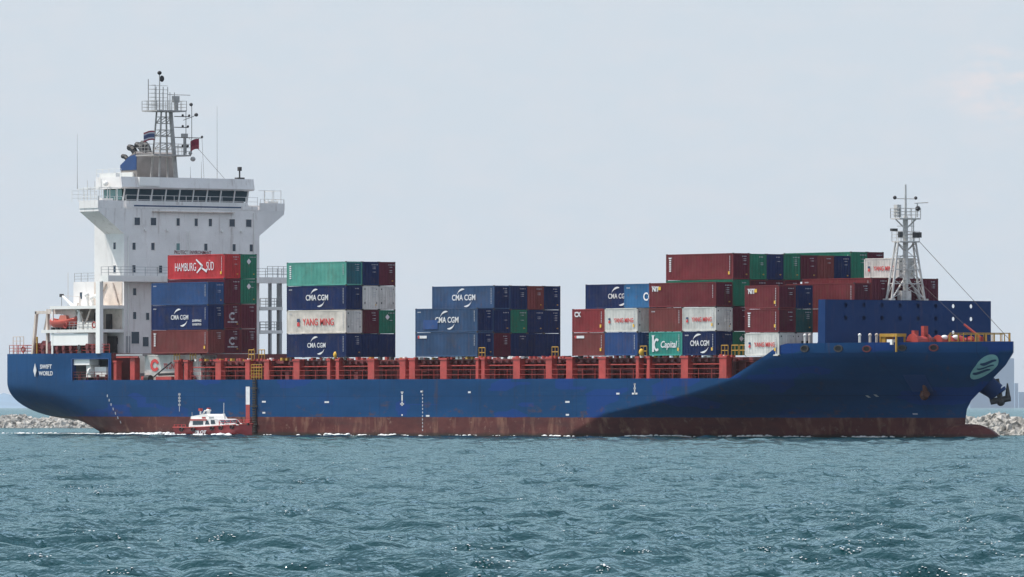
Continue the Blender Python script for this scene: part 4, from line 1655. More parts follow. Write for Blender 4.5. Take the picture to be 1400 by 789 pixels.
# port anchor hangs from its bolster under the flare
bo = MB()
bo.tube((138.6, 1.0, 7.3), (140.5, 3.4, 5.1), 1.35, 1.0, n=14)
bo.tube((140.45, 3.35, 5.15), (140.6, 3.5, 4.85), 1.12, 1.05, n=14)
bo.build('anchor_bolster', M['bulwark_blue'], ship, smooth=40)  # darker blue puts the shade under the flare into the colour
anchor('anchor', (140.7, 3.7, 4.25), (.6, .8, 0), (.1, .15, -1), ship, M['dark_steel'])
# starboard anchor housed in a shallow pocket
ya = y_fore(135.6, 4.9)
rust_m = mat('rusty anchor iron', (0.10, 0.035, 0.025), .8, .25, 1.5, rust=.5)
anchor('anchor', (135.6, -ya - .1, 4.9), (1, -.45, 0), (.12, .25, -1), ship, rust_m)
hull_patch('anchor_pocket', lambda u, v: (134.6 + 2.2 * u + .9 * v, 5.2 + 1.9 * v), 8, 6, M['blue_paint'], .03, ship)

# hull markings
marks = MB()


def side_quad(x0, x1, z0, z1, m_=0, lift=.03):
    n_ = max(1, int((x1 - x0) / 1.0))
    for i in range(n_):
        a, b_ = x0 + (x1 - x0) * i / n_, x0 + (x1 - x0) * (i + 1) / n_
        marks.poly([(a, -y_hull(a, z0) - lift, z0), (b_, -y_hull(b_, z0) - lift, z0), (b_, -y_hull(b_, z1) - lift, z1), (a, -y_hull(a, z1) - lift, z1)], m_)


def mx_(px): return px2x(px, -14.2)


for z in (4.9, 4.45, 4.1, 3.6):
    x = mx_(245.5)
    side_quad(x - .24, x + .24, z, z + .24, 1)
side_quad(mx_(245.5) - .06, mx_(245.5) + .06, 2.9, 5.2, 1)
for z0, z1 in ((5.0, 5.25), (4.2, 4.9), (3.6, 4.1), (2.4, 2.6)):
    x = mx_(550)
    side_quad(x - .13, x + .13, z0, z1)
side_quad(mx_(550) - .38, mx_(550) + .38, 3.75, 3.9)
side_quad(mx_(550) - .25, mx_(550) + .25, 5.15, 5.3)
for k in range(12):
    x, z = mx_(578), .6 + k * .42
    side_quad(x - .08, x + .08, z, z + .22, 1)
side_quad(mx_(578) - .4, mx_(578) + .1, 5.2, 5.4)
for px, z, w in ((361, 4.0, .4), (361, 2.65, .3), (447, 3.95, .45), (585, 2.3, .35), (776, 3.95, .4), (776, 2.45, .3), (868, 6.0, .16), (868, 5.5, .2), (868, 4.9, .5), (845, 4.9, .3), (642, 5.1, .25)):
    x = mx_(px)
    side_quad(x - w, x + w, z, z + .2)
side_quad(mx_(868) - .09, mx_(868) + .09, 4.9, 6.2)
for k in range(7):
    z = 1.4 + k * .55
    x = -6.2 - z * .75 + .4
    side_quad(x - .09, x + .09, z, z + .32, 1)
for px, z in ((1176, 4.6), (1168, 4.5)):
    x = px2x(px, -8)
    side_quad(x - .16, x + .16, z, z + .26, 1)
side_quad(px2x(1224, -5), px2x(1224, -5) + .6, 2.6, 2.75, 1)
# pilot boarding mark: white over red stripe
x = mx_(339)
side_quad(x - .42, x + .42, 3.75, 5.95)
side_quad(x - .42, x + .42, .3, 3.75, 2)
build_pieces(marks, 'draft_mark', [M['mark_white'], M['mark_grey'], mat('hull mark red', (.36, .05, .045), .6, .1)], ship)
nm = text_side('SWIFT', 1.0, M['mark_white'], (-23.6, -13.85, 8.55), ship, bold=.02)
nm.scale = (.95, .75, 1)
nm = text_side('WORLD', 1.0, M['mark_white'], (-23.6, -13.85, 7.7), ship, bold=.02)
nm.scale = (.85, .75, 1)
lgm = MB()
lgm.prism_y([(-26.2, 7.3), (-25.85, 8.1), (-26.2, 9.0), (-26.55, 8.1)], -13.78, -13.70)
lgm.build('name_emblem', M['mark_white'], ship)

# rope ladder over the side
pl = MB()
x = mx_(349)
for dx in (-.3, .3):
    pl.tube((x + dx, -14.33, 0.3), (x + dx, -14.33, 7.0), .06, n=5)
for k in range(22):
    pl.box(x - .33, x + .33, -14.42, -14.26, .4 + k * .3, .52 + k * .3)
for k in range(3):
    pl.box(x - .7, x + .7, -14.46, -14.3, 1.3 + k * 2.2, 1.42 + k * 2.2)
o = pl.build('rope_ladder', M['rope'])
tag(o, 'dark rope boarding ladder hanging down the blue hull above the pilot boat bow', 'ladder')
gt = MB()
gt.rail([(x - 1.1, -14.0, 6.75), (x + 1.1, -14.0, 6.75)], h=1.9, step=.5, r=.05, bars=5)
gt.build('boarding_gate', M['yellow'], ship)

# rescue boat on the stern davit
rb = empty('rescue_boat', (-20.3, -13.3, 13.3))
tag(rb, 'small orange-red rescue boat slung under the white stern crane', 'boat')
P = []
for i in range(15):
    t = i / 14
    xx = -2.9 + 5.8 * t
    w = .95 * (1 - abs(2 * t - 1) ** 2.6) ** .6 + .04
    sh = .95 + .32 * (2 * t - 1) ** 2 + .12 * t
    kl = .1 + .55 * max(0, (t - .6) / .4) ** 2
    P.append([(xx, -w, sh), (xx, -w * 1.04, sh - .25), (xx, -w * .75, kl + .15), (xx, 0, kl), (xx, w * .75, kl + .15), (xx, w * 1.04, sh - .25), (xx, w, sh)])
a = MB()
a.grid(P)
a.grid([[p[0], (p[0][0], 0, p[0][2] + .28), p[-1]] for p in P])
a.build('hull', mat('rescue orange', (.42, .07, .05), .5, .12), rb, smooth=40)
a = MB()
a.prism_y([(-.6, 1.1), (1.4, 1.1), (1.1, 1.75), (-.2, 1.8)], -.5, .5)
a.build('cuddy', mat('faded orange', (.5, .16, .11), .5, .1), rb)
a = MB()
for xx in (-1.8, -.6, 1.4):
    a.box(xx - .25, xx + .25, -.7, .7, -.04, .3)
a.build('chock', M['black'], rb)

# ------------------------------------------------------------------ containers
MESH = {}
LEN = {20: 6.06, 40: 12.19}
WID = 2.44


def container_meshes(L, H, col):
    key = (L, round(H, 3), col)
    if key in MESH:
        return MESH[key]
    Lm = LEN[L]
    mt = M['c_' + col]
    dm = M['c_' + {'slate_blue': 'navy', 'jade': 'jade_shade', 'maroon': 'wine', 'cream': 'white'}.get(col, col)]   # shade of the forward ends painted into the door leaves
    out_ = {}

    def store(name, mb, mats):
        me = bpy.data.meshes.new(name)
        me.from_pydata(mb.v, [], mb.f)
        for q in mats:
            me.materials.append(q)
        if len(mats) > 1:
            me.polygons.foreach_set('material_index', mb.m)
        me.update()
        out_[name] = me
    f = MB()
    p = .12
    for x in (0, Lm - p):
        for y in (0, WID - p):
            f.box(x, x + p, y, y + p, 0.0, H)
    for y in (0, WID - p):
        f.box(p, Lm - p, y, y + p * .8 + .02, .02, .17)
        f.box(p, Lm - p, y + .01, y + p * .8, H - .11, H - .01)
    for x in (0, Lm - p):
        f.box(x, x + p, p, WID - p, .02, .17)
        f.box(x, x + p, p, WID - p, H - .13, H - .01)
    for x in (-.005, Lm - .17):
        for y in (-.005, WID - .155):
            for z in (-.02, H - .10):
                f.box(x, x + .175, y, y + .16, z, z + .12, 1)
    store('frame', f, [mt, M['dark_steel']])

    def wave(a0, a1, per=.28, dep=.045):
        n_ = int(round((a1 - a0) / per))
        pr = (a1 - a0) / n_
        pts = []
        for k in range(n_):
            s = a0 + k * pr
            pts += [(s, 0), (s + .26 * pr, 0), (s + .5 * pr, dep), (s + .76 * pr, dep)]
        return pts + [(a1, 0)]
    s = MB()
    s.grid([[(a, .02 + d_, .15), (a, .02 + d_, H - .1)] for a, d_ in wave(.1, Lm - .1)])
    s.grid([[(a, WID - .02 - d_, .15), (a, WID - .02 - d_, H - .1)] for a, d_ in wave(.1, Lm - .1)], flip=True)
    s.grid([[(.02 + d_, a, .15), (.02 + d_, a, H - .1)] for a, d_ in wave(.1, WID - .1)], flip=True)
    store('side_panel', s, [mt])
    r = MB()
    r.grid([[(a, .05, H - .03 - d_ * .4), (a, WID - .05, H - .03 - d_ * .4)] for a, d_ in wave(.1, Lm - .1)])
    r.poly([(.05, .05, .1), (.05, WID - .05, .1), (Lm - .05, WID - .05, .1), (Lm - .05, .05, .1)])
    store('roof', r, [mt])
    for nm_, y0, y1 in (('door_a', .12, WID / 2 - .01), ('door_b', WID / 2 + .01, WID - .12)):
        d_ = MB()
        x = Lm - .03
        zz = [.17, .3, .9, 1.0, 1.6, 1.7, H - .25, H - .13]
        d_.box(x - .05, x, y0, y1, .17, H - .13)
        for z0 in np.linspace(.35, H - .75, 4):
            d_.box(x, x + .015, y0 + .12, y1 - .12, z0, z0 + .42)
        store(nm_, d_, [dm])
        k_ = MB()
        for fy in (.3, .72):
            y = y0 + (y1 - y0) * fy
            k_.tube((x + .05, y, .12), (x + .05, y, H - .1), .03, n=4)
            k_.box(x + .01, x + .07, y - .12, y + .12, 1.05, 1.13)
            for z in (.25, H * .5, H - .3):
                k_.box(x, x + .06, y - .07, y + .07, z, z + .06)
        store('lock_rod' + nm_[-1], k_, [dm])
    MESH[key] = out_
    return out_


def crescent(par, x, z, s, up, y):
    """tapered stroke over or under the lettering"""
    a = MB()
    n_ = 10
    P = []
    for i in range(n_ + 1):
        t = i / n_
        ang = R(155 - 75 * t) if up else R(-25 - 75 * t)
        rr = s
        th = .02 + .14 * s * math.sin(math.pi * min(1, t * .9 + .08)) ** 1.2 * (t if up else t)
        cx, cz = x + rr * math.cos(ang) * 1.05, z + rr * math.sin(ang) * .82
        ux, uz = math.cos(ang), math.sin(ang)
        P.append([(cx - ux * th, y, cz - uz * th), (cx + ux * th, y, cz + uz * th)])
    a.grid(P)
    a.build('swoosh', M['mark_white'], par)


def small_marks(par, Lm, H, seed, y=-.02):
    """runs of tiny stencilled code at the ends of the side and one sticker"""
    g = random.Random(seed)
    a = MB()
    x = Lm - .55
    for k in range(g.randint(7, 11)):
        z = H - .45 - k * .19
        a.box(x - .05, x + .06, y - .004, y + .004, z, z + .12, 0)
    if g.random() < .5:
        for k in range(4):
            a.box(.5 + k * .17, .6 + k * .17, y - .004, y + .004, H - .5, H - .36, 0)
    if g.random() < .5:
        a.box(Lm - .85, Lm - .55, y - .004, y + .004, .55, .9, 1)
    a.build('code_stencil', [M['mark_grey'], M['mark_yellow']], par)


def end_marks(par, Lm, H, seed, pale=False):
    g = random.Random(seed)
    a = MB()
    x = Lm + .005
    y = WID * .56
    if pale:
        for yy in (.28, WID - .42):
            a.box(x, x + .006, yy, yy + .14, H - .5, H - .34, 2)
            a.box(x, x + .006, yy, yy + .14, .7, .9, 2)
    for k in range(g.randint(5, 8)):
        a.box(x, x + .006, y + .12 * k, y + .12 * k + .075, H - .42, H - .31, 0)
    for k in range(4):
        a.box(x, x + .006, y + .12, y + .12 * 5, H - .68 - .2 * k, H - .62 - .2 * k, 0) if g.random() < .5 else None
    if g.random() < .55:
        a.box(x, x + .006, WID * .78, WID * .86, .5, .64, 1)
    a.build('code_stencil', [M['mark_grey'], M['mark_yellow'], M['mark_black']], par)


def logo(par, kind, L, H):
    Lm = LEN[L]
    y = -.03
    c = Lm / 2
    if kind == 'cma':
        s = .95 if L == 40 else .80
        text_side('CMA CGM', 1.22 if L == 40 else 1.1, M['mark_white'], (c + (.2 if L == 40 else .15), y, H * .50), par, bold=.022).scale = (.82 if L == 40 else .68, .78, 1)
        crescent(par, c + .1, H * .5, 1.25, True, y)
        crescent(par, c + .5, H * .5, 1.25, False, y)
    elif kind == 'cma_small':
        text_side('CMA CGM', 1.1, M['mark_white'], (c + .1, y, H * .50), par, bold=.012).scale = (.74, .74, 1)
        crescent(par, c + .1, H * .5, 1.25, True, y)
        crescent(par, c + .5, H * .5, 1.25, False, y)
    elif kind == 'cma_tag':
        logo(par, 'cma_small', L, H)
        text_side('SHIPPING', .42, M['mark_white'], (Lm - 2.3, y, H * .36), par, bold=.012).scale = (1.1, .9, 1)
        text_side('LOGISTICS', .36, M['mark_white'], (Lm - 2.3, y, H * .21), par, bold=.01).scale = (1.1, .9, 1)
    elif kind in ('ym', 'ym20'):
        big = kind == 'ym'
        text_side('YANG MING', 1.25 if big else .85, M['mark_red'], (c + (.45 if big else .5), y, H * .48), par, bold=.012).scale = (.92 if big else .76, .95 if big else .82, 1)
        a = MB()
        xx = c - (3.65 if big else 2.15)
        q = .46 if big else .30
        a.box(xx - q * .6, xx + q * .6, y - .005, y + .005, H * .48 + .06, H * .48 + q, 0)
        a.box(xx - q * .3, xx + q * .3, y - .006, y + .004, H * .48 - .06, H * .48 + .06, 1)
        a.box(xx - q * .6, xx + q * .6, y - .005, y + .005, H * .48 - q, H * .48 - .06, 1)
        a.build('line_emblem', [M['mark_navy'], M['mark_red']], par)
    elif kind == 'hs':
        text_side('HAMBURG', 1.25, M['mark_white'], (3.9, y, H * .48), par).scale = (.78, 1.15, 1)
        text_side('S\u00dcD', 1.25, M['mark_white'], (9.2, y, H * .50), par).scale = (.70, 1.2, 1)
        a = MB()
        for (p, q) in (((6.2, H * .80), (7.6, H * .52)), ((6.35, H * .25), (7.5, H * .52)), ((7.3, H * .46), (8.5, H * .30))):
            d_ = np.array(q) - np.array(p)
            nn = np.array([-d_[1], d_[0]]) / np.linalg.norm(d_) * .15
            a.poly([(p[0] - nn[0] * .6, y - .01, p[1] - nn[1] * .6), (q[0] - nn[0], y - .01, q[1] - nn[1]), (q[0] + nn[0], y - .01, q[1] + nn[1]), (p[0] + nn[0] * .6, y - .01, p[1] + nn[1] * .6)])
        a.build('cross_emblem', M['mark_white'], par)
    elif kind == 'cosco':
        text_side('COSCO', 1.3, M['mark_white'], (c + 2.85, y, H * .45), par, bold=.03)
    elif kind == 'capital':
        text_side('Capital', 1.05, M['mark_white'], (c + .55, y, H * .46), par, shear=.25, bold=.02)
        a = MB()
        a.grid([[(1.45 + .55 * math.cos(t) * r_, y, H * .46 + .75 * math.sin(t) * r_) for r_ in (.62, 1.0)] for t in np.linspace(R(50), R(310), 18)])
        a.box(.62, 1.0 - .05, y - .004, y + .004, .45, H - .4)
        a.build('script_emblem', M['mark_white'], par)
    elif kind == 'nit':
        text_side('NIT', .75, M['mark_white'], (1.25, y, H * .74), par, bold=.03)
        a = MB()
        a.box(1.75, 2.2, y - .006, y + .004, H * .74 - .1, H * .74 + .28)
        a.build('corner_sticker', M['mark_yellow'], par)
    elif kind == 'dk':
        text_side('CX', .8, M['mark_white'], (1.05, y, H * .76), par, bold=.03)
    elif kind == 'tag':
        a = MB()
        a.box(.9, 2.3, y - .004, y + .004, H * .76, H * .87, 0)
        a.box(.55, .85, y - .004, y + .004, H * .76, H * .87, 1)
        a.build('corner_sticker', [M['mark_white'], M['mark_red']], par)
    elif kind == 'vert':
        a = MB()
        for k in range(7):
            a.box(.62, .98, y - .004, y + .004, H - .55 - k * .24, H - .40 - k * .24)
        a.build('vertical_stencil', M['mark_white'], par)
    elif kind == 'ts':
        text_side('TS LINES', 1.15, M['mark_red'], (5.7, y, H * .55), par, bold=.01).scale = (.72, .8, 1)
        a = MB()
        a.grid([[(2.2 + .95 * math.cos(t) * r_, y, H * .60 + .78 * math.sin(t) * r_) for r_ in (.5, 1.0)] for t in np.linspace(R(20), R(330), 20)])
        a.build('round_emblem', M['mark_red'], par)
    elif kind == 'patch':
        logo(par, 'cma', L, H)
        a = MB()
        a.box(1.6, 4.5, y - .012, y - .006, .35, H * .52)
        a.build('paint_patch', M['c_mid_blue'], par)


def end_logo(par, kind, L, H):
    Lm = LEN[L]
    x = Lm + .03
    if kind == 'C':
        a = MB()
        a.grid([[(x, WID * .5 + .5 * math.cos(t) * r_, H * .5 + .5 * math.sin(t) * r_) for r_ in (.55, 1.0)] for t in np.linspace(R(40), R(320), 18)])
        a.box(x, x + .005, WID * .2, WID * .82, H * .24, H * .29)
        a.build('ring_emblem', M['mark_grey'], par)
    elif kind == 'dia':
        a = MB()
        a.poly([(x, WID * .5, H * .58), (x, WID * .5 + .34, H * .70), (x, WID * .5, H * .82), (x, WID * .5 - .34, H * .70)])
        a.build('diamond_emblem', M['mark_white'], par)
    elif kind == 'dark':
        a = MB()
        a.box(x, x + .03, .75, 1.75, .6, 1.7)
        a.build('cooling_unit', M['black'], par)


CN = [0]
BX = {'1': 0.0, '2': 28.82, '3': 54.97, '4': 85.38, '4f': 91.52, '5': 99.72, '5f': 105.86, '6': 117.11, '6f': 123.25, '6l': 115.2}


def container(x0, row, z0, L, H, col, label, side=None, end=None, Y0=-14.0, quiet=False):
    CN[0] += 1
    r = empty('shipping_container', (x0, Y0 + 2.5 * row, z0))
    tag(r, label, 'container', "containers stacked on the ship's deck")
    me = container_meshes(L, H, col)
    linked('frame', me['frame'], r)
    linked('side_panel', me['side_panel'], r)
    linked('roof', me['roof'], r)
    for s in 'ab':
        d_ = linked('door', me['door_' + s], r)
        linked('lock_rod', me['lock_rod' + s], d_)
    if not quiet:
        end_marks(r, LEN[L], H, CN[0] * 13 + 5, col in ('white', 'cream'))
    if side:
        if side != 'none':
            logo(r, side, L, H)
        small_marks(r, LEN[L], H, CN[0] * 7 + 1)
    if end:
        end_logo(r, end, L, H)
    return r


def stack(bay, row, base, L, tiers, Y0=-14.0):
    z = base
    for t in tiers:
        H, col, label = t[0], t[1], t[2]
        kw = t[3] if len(t) > 3 else {}
        if col:
            container(BX[bay], row, z, L, H - .03, col, label, Y0=Y0, **kw)
        z += H


# stack beside the bridge tower
stack('1', 0, 10.1, 40, (
    (2.93, 'brown', 'dull red-brown container at the foot of the stack beside the bridge tower', dict(side='vert')),
    (3.07, 'navy', 'dark blue container with white lettering, between brown and plain blue ones beside the tower', dict(side='cma_tag')),
    (2.85, 'blue', 'plain mid-blue container topping the near column beside the bridge tower', dict(side='none'))))
stack('1', 1, 10.1, 40, (
    (3.07, 'maroon', 'dark maroon container end with faint ring emblem, bottom row beside the tower', dict(end='C')),
    (3.07, 'maroon', 'maroon container end with bright ring emblem, under a plain maroon one', dict(end='C')),
    (3.12, 'wine', 'plain maroon container end directly below the bright red lettered container'),
    (3.07, 'red', 'bright red container with white lettering and cross, top of stack by the tower', dict(side='hs'))))
stack('1', 2, 10.1, 40, (
    (3.07, 'maroon', 'maroon container end in the far bottom corner of the stack beside the tower'),
    (3.07, 'maroon', 'maroon container end directly below two stacked green container ends'),
    (3.12, 'green', 'lower of two green container ends in the stack beside the bridge tower', dict(end='dia')),
    (3.07, 'green', 'topmost green container end right of the bright red lettered container', dict(end='dia'))))
container(-2.7, 0, 6.75, 40, 3.2, 'white', 'white container with red lettering at deck level behind the red posts', side='ts', Y0=-13.1)

# second stack
stack('2', 0, 9.5, 40, (
    (2.85, 'navy', 'navy container with white lettering at the foot of the second stack', dict(side='cma_small')),
    (2.88, 'cream', 'cream container with big red lettering, second from bottom in the second stack', dict(side='ym')),
    (2.93, 'navy', 'navy container with bold white lettering between jade green and cream ones', dict(side='cma')),
    (2.90, 'jade', 'pale jade green container topping the near column of the second stack', dict(side='vert'))))
stack('2', 1, 9.5, 40, (
    (2.85, 'navy', 'navy container end, bottom of the middle column in the second stack', dict(quiet=True)),
    (2.88, 'wine', 'dark maroon container end beside a green end in the second stack'),
    (2.93, 'white', 'pale container end with dark corner marks, middle column of second stack'),
    (2.90, 'navy', 'navy container end topping the middle column of the second stack')))
stack('2', 2, 9.5, 40, (
    (2.85, 'navy', 'navy container end, bottom of the far column in the second stack', dict(quiet=True)),
    (2.88, 'green', 'green container end with pale emblem in the second stack', dict(end='dia')),
    (2.93, 'white', 'pale container end with dark corner marks, far column of second stack'),
    (2.90, 'wine', 'maroon container end on the far top corner of the second stack')))

# third stack
stack('3', 0, 9.42, 40, (
    (2.92, 'slate_blue', 'slate blue container with only a small corner tag, below a lettered one', dict(side='tag')),
    (2.85, 'slate_blue', 'slate blue container with white lettering and a darker repainted patch', dict(side='patch'))))
stack('3', 1, 9.42, 40, (
    (2.80, 'wine', 'maroon container end in the bottom row of the third stack'),
    (2.80, 'navy', 'navy container end left of the green end in the third stack'),
    (2.84, 'slate_blue', 'slate blue container with bold white lettering topping the third stack', dict(side='cma'))))
stack('3', 2, 9.42, 40, (
    (2.80, 'navy', 'navy container end directly below the green end in the third stack'),
    (2.80, 'green', 'green container end in the middle of the navy third stack'),
    (2.84, 'navy', 'navy container end directly above the green end in the third stack')))
stack('3', 3, 9.42, 40, (
    (2.80, 'navy', 'navy container end two below the brown end in the third stack', dict(quiet=True)),
    (2.80, 'navy', 'navy container end directly below the brown end in the third stack'),
    (2.84, 'brown', 'brown container end in the top row of the navy third stack')))
stack('3', 4, 9.42, 40, (
    (2.80, 'navy', 'navy container end in the far bottom corner of the third stack', dict(quiet=True)),
    (2.80, 'navy', 'navy container end midway up the far edge of the third stack'),
    (2.84, 'navy', 'navy container end on the far top corner of the third stack')))

# long forward block, rear part
stack('4', 0, 9.38, 20, (
    (2.72, 'brown', 'short brown container at the rear bottom corner of the forward block', dict(side='tag')),
    (2.75, 'rust_red', 'short red container with white corner letters at the rear of the forward block', dict(side='dk'))))
stack('4f', 0, 9.38, 20, (
    (2.72, 'mid_blue', 'short bright blue container below a white one with red lettering', dict(side='none')),
    (2.78, 'white', 'short white container with red lettering above the bright blue one', dict(side='ym20'))))
for z, H, c, lb, sd in ((9.38, 2.72, 'navy', None, None), (12.1, 2.75, 'navy', None, None),
                        (14.9, 2.86, 'navy', 'navy container with white lettering half hidden by a lighter blue one', 'cma_small')):
    if lb:
        container(81.5, 2, z, 40, H, c, lb, side=sd)
container(91.95, 1, 14.90, 20, 2.75, 'sea_blue', 'short lighter blue container with one large white letter showing', side='cosco')
container(91.95, 1, 9.38, 20, 5.45 / 2 - .02, 'navy', 'navy container end glimpsed between the short white stack and the teal container')
container(91.95, 1, 12.13, 20, 2.72, 'white', 'grey-white container end glimpsed beside the short white lettered container')

# long forward block, middle part
stack('5', 0, 9.33, 20, (
    (2.76, 'teal', 'short teal container with white script lettering at the bottom of the forward block', dict(side='capital')),
    (2.76, 'brown', 'short red-brown container directly above the teal one with script', dict(side='none'))))
stack('5f', 0, 9.33, 20, (
    (2.76, 'navy', 'short navy container with white lettering beside the teal one', dict(side='cma')),
    (2.76, 'white', 'short white container with red lettering above the short navy lettered one', dict(side='ym20'))))
container(BX['5'], 0, 14.87, 40, 2.80, 'maroon', 'long maroon container with small green-white tag above the short white one', side='nit')
stack('5f', 1, 9.33, 20, (
    (2.76, 'green', 'green container end at deck level right of the short navy lettered container', dict(end='dia')),
    (2.76, 'wine', 'dark maroon container end just left of the pair of stacked short maroon containers')))
container(BX['5'], 1, 14.95, 40, 3.02, 'green', 'green container end below the topmost long maroon container')
container(BX['5'], 1, 18.0, 40, 2.98, 'maroon', 'long maroon container highest on the forward block with its long side showing', side='vert')
for k, (c, lb) in enumerate((('maroon', 'maroon container glimpsed as a strip below the first green end of the top row'),
                             ('wine', 'dark maroon container glimpsed as a strip below the navy end of the top row'),
                             ('maroon', 'maroon container glimpsed as a strip below the second green end of the top row'))):
    container(BX['5'], 2 + k, 14.97, 40, 3.0, c, lb)
T4 = ('green', 'navy', 'green', 'wine', 'brown', 'navy', 'green', 'wine')
T4L = ('green container end in the top row right beside the highest long maroon container',
       'navy container end in the top row between two green ends',
       'green container end in the top row, second green from the long maroon container',
       'dark maroon container end in the top row just right of the second green end',
       'brown container end in the top row between dark maroon and navy ends',
       'navy container end in the top row right of the brown end',
       'tall green container end in the top row whose pale side edges the stack top',
       'dark maroon container end at the far right tip of the top row')
for k in range(8):
    r_ = k + 2
    z, H = (18.0, 2.93) if k < 3 else ((18.0, 2.85) if k < 6 else (18.05, 3.28))
    container(BX['5'], r_, z, 40, H, T4[k], T4L[k], side='none' if k == 6 else None)

# long forward block, front part behind the blue screen
stack('6', 0, 9.2, 20, (
    (2.66, 'white', 'short white container with red lettering half hidden by the rising blue bow', dict(side='ym20')),
    (2.66, 'maroon', 'short maroon container with vertical stencil above the white one at the bow', dict(side='vert')),
    (2.68, 'maroon', 'short maroon container with green-white corner tag topping the column by the bow', dict(side='nit'))))
stack('6', 1, 9.2, 20, (
    (2.66, 'white', 'pale container end with a dark square unit, just behind the blue bow screen', dict(end='dark')),
    (2.66, 'bottle', 'dark green container end below a navy end beside the blue screen'),
    (2.68, 'navy', 'navy container end directly above the dark green end beside the blue screen')))
# the tier above swaps: dark maroon ends of the near column
container(BX['6l'], 3, 11.9, 40, 2.66, 'maroon', 'maroon container whose side shows low behind the edge of the blue screen', side='none')
container(BX['6l'], 3, 14.6, 40, 2.85, 'maroon', 'long maroon container with yellow stickers just above the blue bow screen', side='none')
container(BX['6l'], 4, 14.9, 40, 3.15, 'maroon', 'long maroon container whose upper edge shows above the stickered one', side='none')
for k, (c, lb) in enumerate((('wine', 'dark maroon container end behind the left legs of the fore mast'),
                             ('wine', 'dark maroon container end behind the middle post of the fore mast'),
                             ('maroon', 'maroon container end at the far right, beyond the right fore mast leg'))):
    container(BX['6l'], 5 + k, 14.9, 40, 3.12, c, lb)
container(120.2, 6, 18.06, 20, 2.3, 'white', 'white container with red lettering high behind the fore mast', side='ym20')

# ------------------------------------------------------------------ pilot launch
pb = empty('pilot_boat', (15.9, -20.0, 0.0))
tag(pb, 'small red and white pilot launch running alongside the blue ship hull', 'boat')
LB = 14.8
pb.scale = (.95, .95, .66)
pb_red = mat('launch red paint', (.38, .055, .06), .4, .1)
P = []
for i in range(25):
    t = i / 24
    x = LB * t
    w = 2.1 * (1 - max(0, (t - .55) / .45) ** 2.2) * (.92 + .08 * min(1, t * 4)) + .03
    sh = 1.42 + .75 * max(0, t - .25) ** 1.6 * 1.5
    P.append([(x + .5 * max(0, t - .7), -w, sh), (x + .3 * max(0, t - .7), -w * .97, sh - .3), (x - .2 * max(0, t - .8), -w * .84, .25), (x - .5 * max(0, t - .8), 0, -.6),
              (x - .2 * max(0, t - .8), w * .84, .25), (x + .3 * max(0, t - .7), w * .97, sh - .3), (x + .5 * max(0, t - .7), w, sh)])
a = MB()
a.grid(P)
a.poly([p for p in P[0]][::-1])
a.build('hull', pb_red, pb, smooth=40)
a = MB()
a.grid([[p[0], p[-1]] for p in P])
a.build('deck', M['bright_white'], pb)
a = MB()
for side in (0, -1):
    a.path([tuple(np.array(P[i][side]) + np.array((0, 0, .02))) for i in range(0, 25, 2)], .11, n=6)
a.build('rubbing_strake', M['bright_red'], pb)
a = MB()
a.prism_y([(3.0, 1.1), (11.0, 1.5), (11.9, 1.75), (10.4, 2.0), (9.4, 2.95), (8.9, 3.05), (3.5, 3.05), (3.0, 2.0)][::-1], -1.55, 1.55)
a.prism_y([(9.6, 1.6), (13.4, 1.9), (13.0, 2.15), (10.4, 2.25)][::-1], -1.2, 1.2)
cab = a.build('cabin', mat('launch white gelcoat', (.68, .67, .66), .5, .12, .8, dirt=.25, streak=.35), pb)
for pts, nm_ in ((((3.9, 1.9), (6.2, 1.95), (6.2, 2.65), (3.9, 2.65)), 'window'), (((6.6, 2.0), (7.6, 2.0), (7.3, 2.75), (6.8, 2.75)), 'window'), (((7.9, 2.05), (8.9, 2.1), (8.7, 2.85), (7.9, 2.85)), 'window')):
    g = MB()
    g.prism_y([p for p in pts][::-1], -1.575, -1.53)
    g.build(nm_, M['glass'], cab)
for y0, y1 in ((-1.4, -.5), (-.45, .45), (.5, 1.4)):
    g = MB()
    g.poly([(10.33, y0, 2.12), (10.33, y1, 2.12), (9.62, y1, 2.86), (9.62, y0, 2.86)])
    g.build('window', M['glass'], cab)
a = MB()
a.prism_y([(3.0, 3.05), (7.6, 3.05), (7.2, 3.55), (6.4, 3.95), (3.1, 3.5)][::-1], -1.3, 1.3)
a.box(3.3, 7.0, -1.60, -1.555, 2.72, 2.98, 1)
a.box(3.4, 6.6, -1.59, -1.556, 1.35, 1.6, 2)
a.box(7.2, 8.2, -1.36, -1.30, 3.1, 3.45, 2)
a.tube((6.0, -.9, 3.6), (6.0, -.9, 4.4), .05, n=5, m=2)
a.tube((3.2, -1.2, 3.3), (3.2, -1.2, 4.3), .05, n=5, m=2)
a.box(4.4, 5.2, -.8, -.3, 3.5, 4.0, 2)
a.box(5.6, 6.4, -1.34, -1.30, 3.1, 3.4, 1)
a.tube((3.4, 0, 3.4), (3.4, 0, 4.7), .10, m=0)
a.tube((5.2, 0, 3.6), (5.2, 0, 4.5), .22, m=0)
a.tube((4.4, -.5, 3.5), (5.0, -.4, 4.6), .12, m=0)
a.ball((5.2, 0, 4.6), .35, .35, .3, m=0)
a.box(3.2, 3.6, -.2, .2, 4.5, 5.0, 1)
a.box(5.0, 5.4, -.15, .15, 4.7, 5.1, 1)
a.tube((8.2, .4, 3.0), (8.0, .4, 4.0), .18, m=0)
a.tube((8.3, .2, 3.0), (8.3, .2, 6.0), .03, n=4, m=0)
a.build('flybridge', [M['white'], M['bright_red'], M['grey_paint']], pb)
